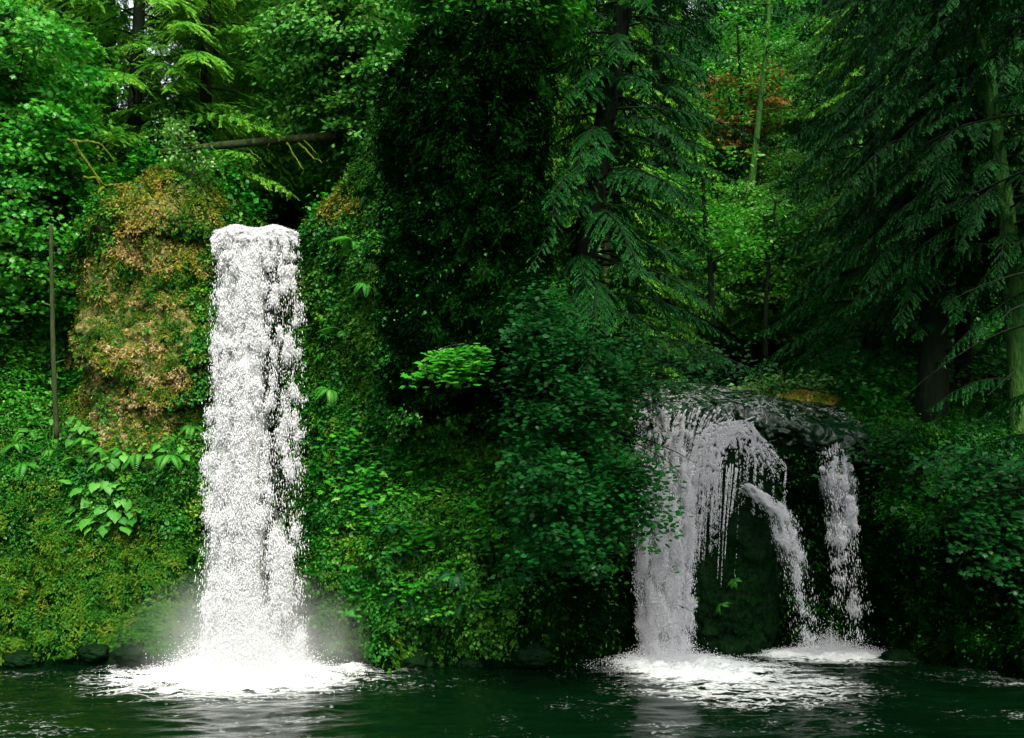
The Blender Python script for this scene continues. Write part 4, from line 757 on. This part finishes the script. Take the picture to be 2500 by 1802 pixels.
core = region(lambda x, y: 1285 < x < np.interp(y, [640, 780, 900, 980, 1080, 1200, 1300, 1400, 1440], [1290, 1470, 1540, 1500, 1540, 1560, 1545, 1480, 1330]) and 640 < y < 1440, 150, (24, 29.5))
arching('vine_maple', P3(1300, 1150, 30.4), core, 'dark green round-leaved bush leaning over the water left of the thick fall', n=190, seed=3, size=.125, spread=.32)
over = [P3(a, b, Y) for a, b, Y in [(1600, 1080, 26), (1640, 1150, 25.5), (1620, 1230, 25.5), (1655, 1275, 25.5), (1590, 1290, 25.8), (1570, 1180, 26), (1600, 1330, 25.6), (1560, 1100, 26), (1630, 1190, 25.6), (1545, 1240, 26), (1600, 1140, 26), (1575, 1250, 26), (1610, 1270, 25.7), (1550, 1150, 26)]]
arching('vine_maple', P3(1440, 1180, 28.2), over, 'drooping spray of round leaves hanging in front of the thick white fall', n=105, seed=4, size=.12, sag=.05, spread=.2, start=.4, cat='branch', flat=.8)
top_ = [P3(a, b, Y) for a, b, Y in [(1560, 1000, 27), (1640, 1000, 27), (1600, 960, 27), (1560, 930, 27), (1640, 930, 27.5), (1720, 930, 28), (1800, 930, 28.5), (1850, 960, 28.5), (1700, 890, 28), (1620, 880, 27.5), (1540, 880, 27), (1780, 880, 28.5), (1850, 900, 29), (1660, 850, 28), (1740, 840, 28.5), (1600, 830, 27.5), (1690, 800, 28), (1820, 860, 29), (1900, 900, 29), (1580, 780, 27.5), (1640, 770, 28), (1540, 820, 27)]]
arching('vine_maple', P3(1400, 1000, 30), top_, 'long leafy limb reaching right across the river above the thick fall', n=85, seed=6, size=.12, sag=.10, spread=.3, start=.4)
rb = region(lambda x, y: 2240 < x < 2560 and 1090 < y < np.interp(x, [2240, 2330, 2450, 2560], [1180, 1430, 1480, 1600]), 75, (28.5, 31.0))
arching('bank_bush', P3(2480, 1150, 31.5), rb, 'leafy green bush hanging down the dark bank at the right edge', tpl=MAPLE, n=52, seed=7, size=.15, sag=.05, spread=.26)
rc = region(lambda x, y: 2060 < x < 2560 and 980 < y < 1130, 40, (33.2, 34.5))
arching('bank_shrub', P3(2300, 1130, 34), rc, 'low dim shrubs between the cedar trunks at the top of the right bank', tpl=LEAF, n=60, seed=17, size=.2, sag=.05, spread=.4)
sl_ = [surf(a, b)[0]+surf(a, b)[1]*.45 for a, b in zip(g.uniform(830, 1235, 110), g.uniform(990, 1500, 110)) if b > (1000 if a < 960 else 1095)]
arching('slope_bush', P3(980, 1200, 33.5), sl_, 'spreading bush of bright pointed leaves on the bank below the dark cliff', tpl=MAPLE, n=48, seed=8, stem=.014, size=.17, m='maple', sag=.06, spread=.26)
sx_ = [P3(a, b, 26.8) for a, b in [(1060, 900), (1090, 880), (1120, 870), (1150, 900), (1080, 930), (1130, 930), (1160, 880), (1100, 900), (1180, 850), (1040, 880), (1200, 900), (1010, 920)]]
arching('cliff_plant', P3(1130, 840, 28), sx_, 'bright green tuft of leaves hanging from the lower edge of the dark cliff', tpl=MAPLE, n=46, seed=9, size=.17, m='maple', sag=.02, spread=.18, cat='plant')
lb_ = [surf(a, b)[0]+surf(a, b)[1]*.4 for a, b in zip(g.uniform(-60, 130, 50), g.uniform(700, 1080, 50))]
arching('slope_bush', P3(-20, 900, 35.5), lb_, 'low leafy bush below the dark hollow at the left edge', tpl=LEAF, n=60, seed=10, stem=.012, size=.17, m='maple', sag=.05, spread=.3)
ys_ = [P3(a, b, Y) for a, b, Y in zip(g.uniform(1810, 2030, 46), g.uniform(905, 975, 46), g.uniform(39.2, 40.5, 46))]
arching('bright_shrub', P3(1930, 1000, 40.5), ys_, 'yellow-green lit shrub on the far bank beside the river above the falls', tpl=LEAF, n=60, seed=11, size=.22, m='bright', sag=.05, spread=.35)

# ------------------------------------------------------------------ ferns and broad-leaved plants
def fern(seed, n=12, L=.8, m='fern'):
    g = np.random.default_rng(seed); o = MB(); PP, DD, NN, TI, SZ = [], [], [], [], []
    for k in range(n):
        a = k*2.4+g.normal(0, .2); l = L*g.uniform(.7, 1.1); q = np.linspace(0, 1, 22)[:, None]; dr = np.array([math.cos(a), math.sin(a), 0])
        el = g.uniform(.5, 1.0); c = dr*l*q*.85+UP*(el*l*q-(el+.35)*l*q**2.1); tube(o, c, .008*(1.1-q[:, 0]), 3, cap=False, a=.3); t = unit(np.gradient(c, axis=0)); sd = unit(np.cross(t, UP))
        for s in (1, -1):
            PP.append(c[2:]); DD.append(unit(sd*s+t*.35-UP*.25)[2:]); NN.append(np.cross(sd, t)[2:]); SZ.append((.21*l*np.sin(pi*np.linspace(.12, 1, 20))**.7+.02)); TI.append(np.full(20, .5+g.normal(0, .1)))
    PP, DD, NN, TI, SZ = map(np.concatenate, (PP, DD, NN, TI, SZ)); place(o, NEEDLE, PP, DD, NN, SZ, TI, 1.0)
    return o.build('fern', M[m])
fp = [fern(201), fern(202, 9, .65), fern(203, 12, .8, 'fern_dark')]
def put_fern(p, px, py, sc, label, group):
    P, N = surf(px, py); o = p if p.name not in used else p.copy()
    if p.name in used: COL.objects.link(o)
    used[p.name] = 1; o.name = 'fern'; used[o.name] = 1
    o.location = tuple(P+N*.08); t = unit(N*.45+UP); o.rotation_euler = (math.asin(max(-1, min(1, -t[1]))), math.asin(max(-1, min(1, t[0]))), g.random()*6.28); o.scale = (sc,)*3; tag(o, label, 'fern', group)
for sd_, pts, what, grp in [(0, [(30, 1090), (75, 1060), (120, 1110), (160, 1060), (215, 1085), (255, 1100), (300, 1105), (400, 1090), (440, 1080), (470, 1050), (455, 1000), (60, 1140), (190, 1130), (340, 1125), (420, 1120), (10, 1040)], 'light fern on the ledge below the tan rock, %s', 'ferns on the ledge left of the tall fall'),
        (0, [(880, 670), (905, 700), (860, 760), (925, 640), (890, 740), (850, 820), (870, 600), (800, 880), (810, 960)], 'fern on the cliff right of the tall fall, %s', 'ferns on the cliff right of the tall fall'),
        (2, [(2300, 1120), (2350, 1100), (2400, 1140), (2450, 1090), (2250, 1150), (2200, 1080), (2480, 1210), (2370, 1180)], 'dim fern between the cedar feet, %s', 'ferns on the right bank'),
        (2, [(960, 1300), (1010, 1360), (1060, 1300), (1120, 1400), (1180, 1330), (900, 1240), (1000, 1450), (1150, 1480)], 'dark fern low under the dark cliff, %s', 'ferns under the dark cliff')]:
    pts = sorted(pts); n = len(pts)
    for k, (a, b) in enumerate(pts):
        w_ = (ORD[k]+' from the left' if k <= n//2 else ORD[n-1-k]+' from the right').replace('first from the left', 'leftmost').replace('first from the right', 'rightmost')
        put_fern(fp[sd_] if sd_ else fp[k % 2], a, b, g.uniform(.75, 1.15), what % w_, grp)
for (a, b, Y, sc, lb) in [(1758, 1480, 33.35, .45, 'small lone fern low on the squat black rock'), (1700, 1462, 33.3, .3, 'tiny fern on the black rock beside the thick fall'), (1790, 1420, 33.5, .4, 'small fern on the crown of the squat black rock')]:
    o = fp[0].copy(); COL.objects.link(o); o.name = 'fern'; o.location = tuple(P3(a, b, Y)); o.rotation_euler = (.7, 0, a); o.scale = (sc,)*3; tag(o, lb, 'fern', 'ferns on the black rock')
def bigleaf(px, py, n, R_, size, label, seed, m='big'):
    g = np.random.default_rng(seed); P, N = surf(px, py); root = empty('broad_leaved_plant', tuple(P)); tag(root, label, 'plant'); ml = MB()
    for k in range(n):
        a = g.uniform(-.2, pi+.2); r = R_*math.sqrt(g.random()); e = N*g.uniform(.25, .6)+np.array([r*math.cos(a)*1.2, -.1*r, (g.random()-.45)*1.5*R_])
        tube(ml, np.array([[0, 0, -.1], e*.5+[0, 0, .12], e]), [.014, .011, .007], 5, cap=False, a=.4)
        mc = MB(); d = unit(np.array([e[0]*.8, -.55, -.55])+g.normal(0, .25, 3)); nn = unit(np.array([e[0]*.3, -.6, .8])+g.normal(0, .22, 3)); place(mc, HEART, e[None], d[None], nn[None], np.array([size*g.uniform(.65, 1.15)]), np.array([g.normal(.5, .2)]), 1.0); mc.build('leaf', M[m], root)
    ml.build('stems', M['fern'], root)
bigleaf(275, 1235, 46, .9, .36, 'plant with the largest pale heart-shaped leaves, low on the left slope', 301)
bigleaf(130, 1110, 22, .85, .3, 'broad-leaved plant at the foot of the slim bare trunk', 302)
bigleaf(215, 1075, 12, .5, .3, 'broad-leaved plant on the ledge just right of the bare trunk', 303)
bigleaf(285, 1135, 9, .4, .3, 'small broad-leaved plant above the largest-leaved one', 304)
bigleaf(435, 1105, 8, .45, .26, 'broad-leaved seedling on the ledge close to the tall fall', 305)
bigleaf(890, 1190, 14, .8, .22, 'broad-leaved plant on the bank right of the tall fall', 306, 'maple')
bigleaf(2260, 1260, 9, .6, .26, 'broad-leaved plant nearest the narrow lacy fall on the dark bank', 307, 'vine')

# ------------------------------------------------------------------ rocks
def rock(name, c, r, label, seed, m='wet_rock', rough=.35, sub=5, cat='rock', fur=None):
    n = 2**sub*2; th, ph = np.meshgrid(np.linspace(0, 2*pi, 2*n+1)[:-1], np.linspace(0, pi, n+1), indexing='ij')
    V = np.stack([np.cos(th)*np.sin(ph), np.sin(th)*np.sin(ph), np.cos(ph)], -1); f = fbm(V*1.7+seed, 4); rd = 1-2.6*np.abs(fbm(V*[3, 3, 5]+seed*2, 5)-.5)
    V = V*(1+rough*(f-.5)*1.6+rough*.5*(rd-.7))[..., None]*np.array(r); i, j = np.meshgrid(np.arange(2*n), np.arange(n), indexing='ij')
    b = MB(); b.add(V.reshape(-1, 3), None, np.stack([i*(n+1)+j, i*(n+1)+j+1, ((i+1) % (2*n))*(n+1)+j+1, ((i+1) % (2*n))*(n+1)+j], -1).reshape(-1, 4)); o = b.build(name, M[m], smooth=True); o.location = tuple(c)
    if fur:
        g = np.random.default_rng(seed); k = g.integers(0, len(V.reshape(-1, 3)), fur[0]); p = V.reshape(-1, 3)[k]; nn = unit(p/np.array(r)**2); ok = (g.random(len(k)) < fur[3]+nn[:, 2]) & (nn[:, 1] < .5); p, nn = p[ok], nn[ok]; mc = MB()
        t_ = fur[2]+(fbm(p*3+seed, 2)-.5)*.9+g.normal(0, .06, len(p)); p = p+nn*.02+g.normal(0, .02, p.shape)
        for q in range(3): place(mc, NEEDLE, p, unit(nn*.8+[0, -.2, -.7]+g.normal(0, .5, p.shape)), unit(nn+UP*.6+g.normal(0, .4, p.shape)), .05+.09*g.random(len(p)), t_, 1.6)
        mc.build('moss', M[fur[1]], o)
    return tag(o, label, cat)
rock('rock_outcrop', (X(1775, 35.2), 35.3, 3.3), (1.55, 1.25, 3.9), 'domed black wet rock behind the arched veil of water', 11, rough=.6, sub=6, fur=(9000, 'shade_moss', .75, .25))
rock('rock_outcrop', (X(1765, 34.2), 34.5, .9), (1.45, 1.0, 2.1), 'squat mossy black rock at the waterline between the thick and slanting falls', 13, rough=.68, sub=6, fur=(6000, 'shade_moss', .95, .35))
rock('boulder', (X(1850, 40.5), 40.5, Z(975, 40.5)), (.55, .5, .45), 'rounded boulder capped with golden moss on the far river bank', 15, 'gold', .3, 4, fur=(2500, 'moss', .68, .6))
rock('boulder', (X(1960, 38.6), 38.6, Z(995, 38.6)), (1.35, .7, .42), 'flat slab covered with yellow moss beside the river, behind the short black log', 16, 'gold', .35, 4, fur=(4000, 'moss', .70, .6))
for k, (a, b, r_, lb) in enumerate([(770, 1560, .45, 'jagged wet rock against the right foot of the tall fall'), (810, 1600, .35, 'low wet rock at the waterline right of the tall fall'), (745, 1480, .4, 'upper wet rock beside the lower right edge of the tall fall'), (330, 1580, .4, 'dark wet rock at the waterline left of the splash'), (225, 1600, .3, 'small wet rock furthest left along the waterline of the tall fall'), (2200, 1600, .45, 'dark rock at the waterline right of the narrow lacy fall'), (2300, 1640, .4, 'dark rock at the waterline between the lacy fall and the right edge'), (1300, 1610, .4, 'dark rock at the waterline under the round-leaved bush'), (1000, 1610, .45, 'mossy rock at the waterline under the dark cliff'), (1150, 1620, .3, 'smaller rock at the waterline under the dark cliff'), (60, 1620, .35, 'wet rock at the waterline by the left edge')]):
    P = surf(a, b)[0]; rock('shore_rock', P+[0, -.1, 0], (r_*1.3, r_, r_*.8), lb, 20+k, rough=.6, sub=4)
mb = MB(); sl2 = empty('short_log', tuple(P3(2030, 1024, 37))); tag(sl2, 'short black log end lying on the river bank below the yellow moss', 'log')
q = np.linspace(0, 1, 12)[:, None]; tube(mb, np.array([-.55, -.2, 0])+np.array([1.3, .6, -.02])*q, .2-.02*q[:, 0], 12, rough=.12); mb.build('trunk', M['bark_dark'], sl2, smooth=True)
mb = MB(); st_ = tag(empty('stick', tuple(P3(1690, 1492, 33.0))), 'broken brown stick poking left into the thick white fall', 'stick'); tube(mb, np.array([[.15, .2, -.05], [0, 0, 0], [-.25, -.12, .1], [-.5, -.2, .22]]), [.04, .035, .028, .012], 6); mb.build('stick_shaft', M['bark'], st_, smooth=True)
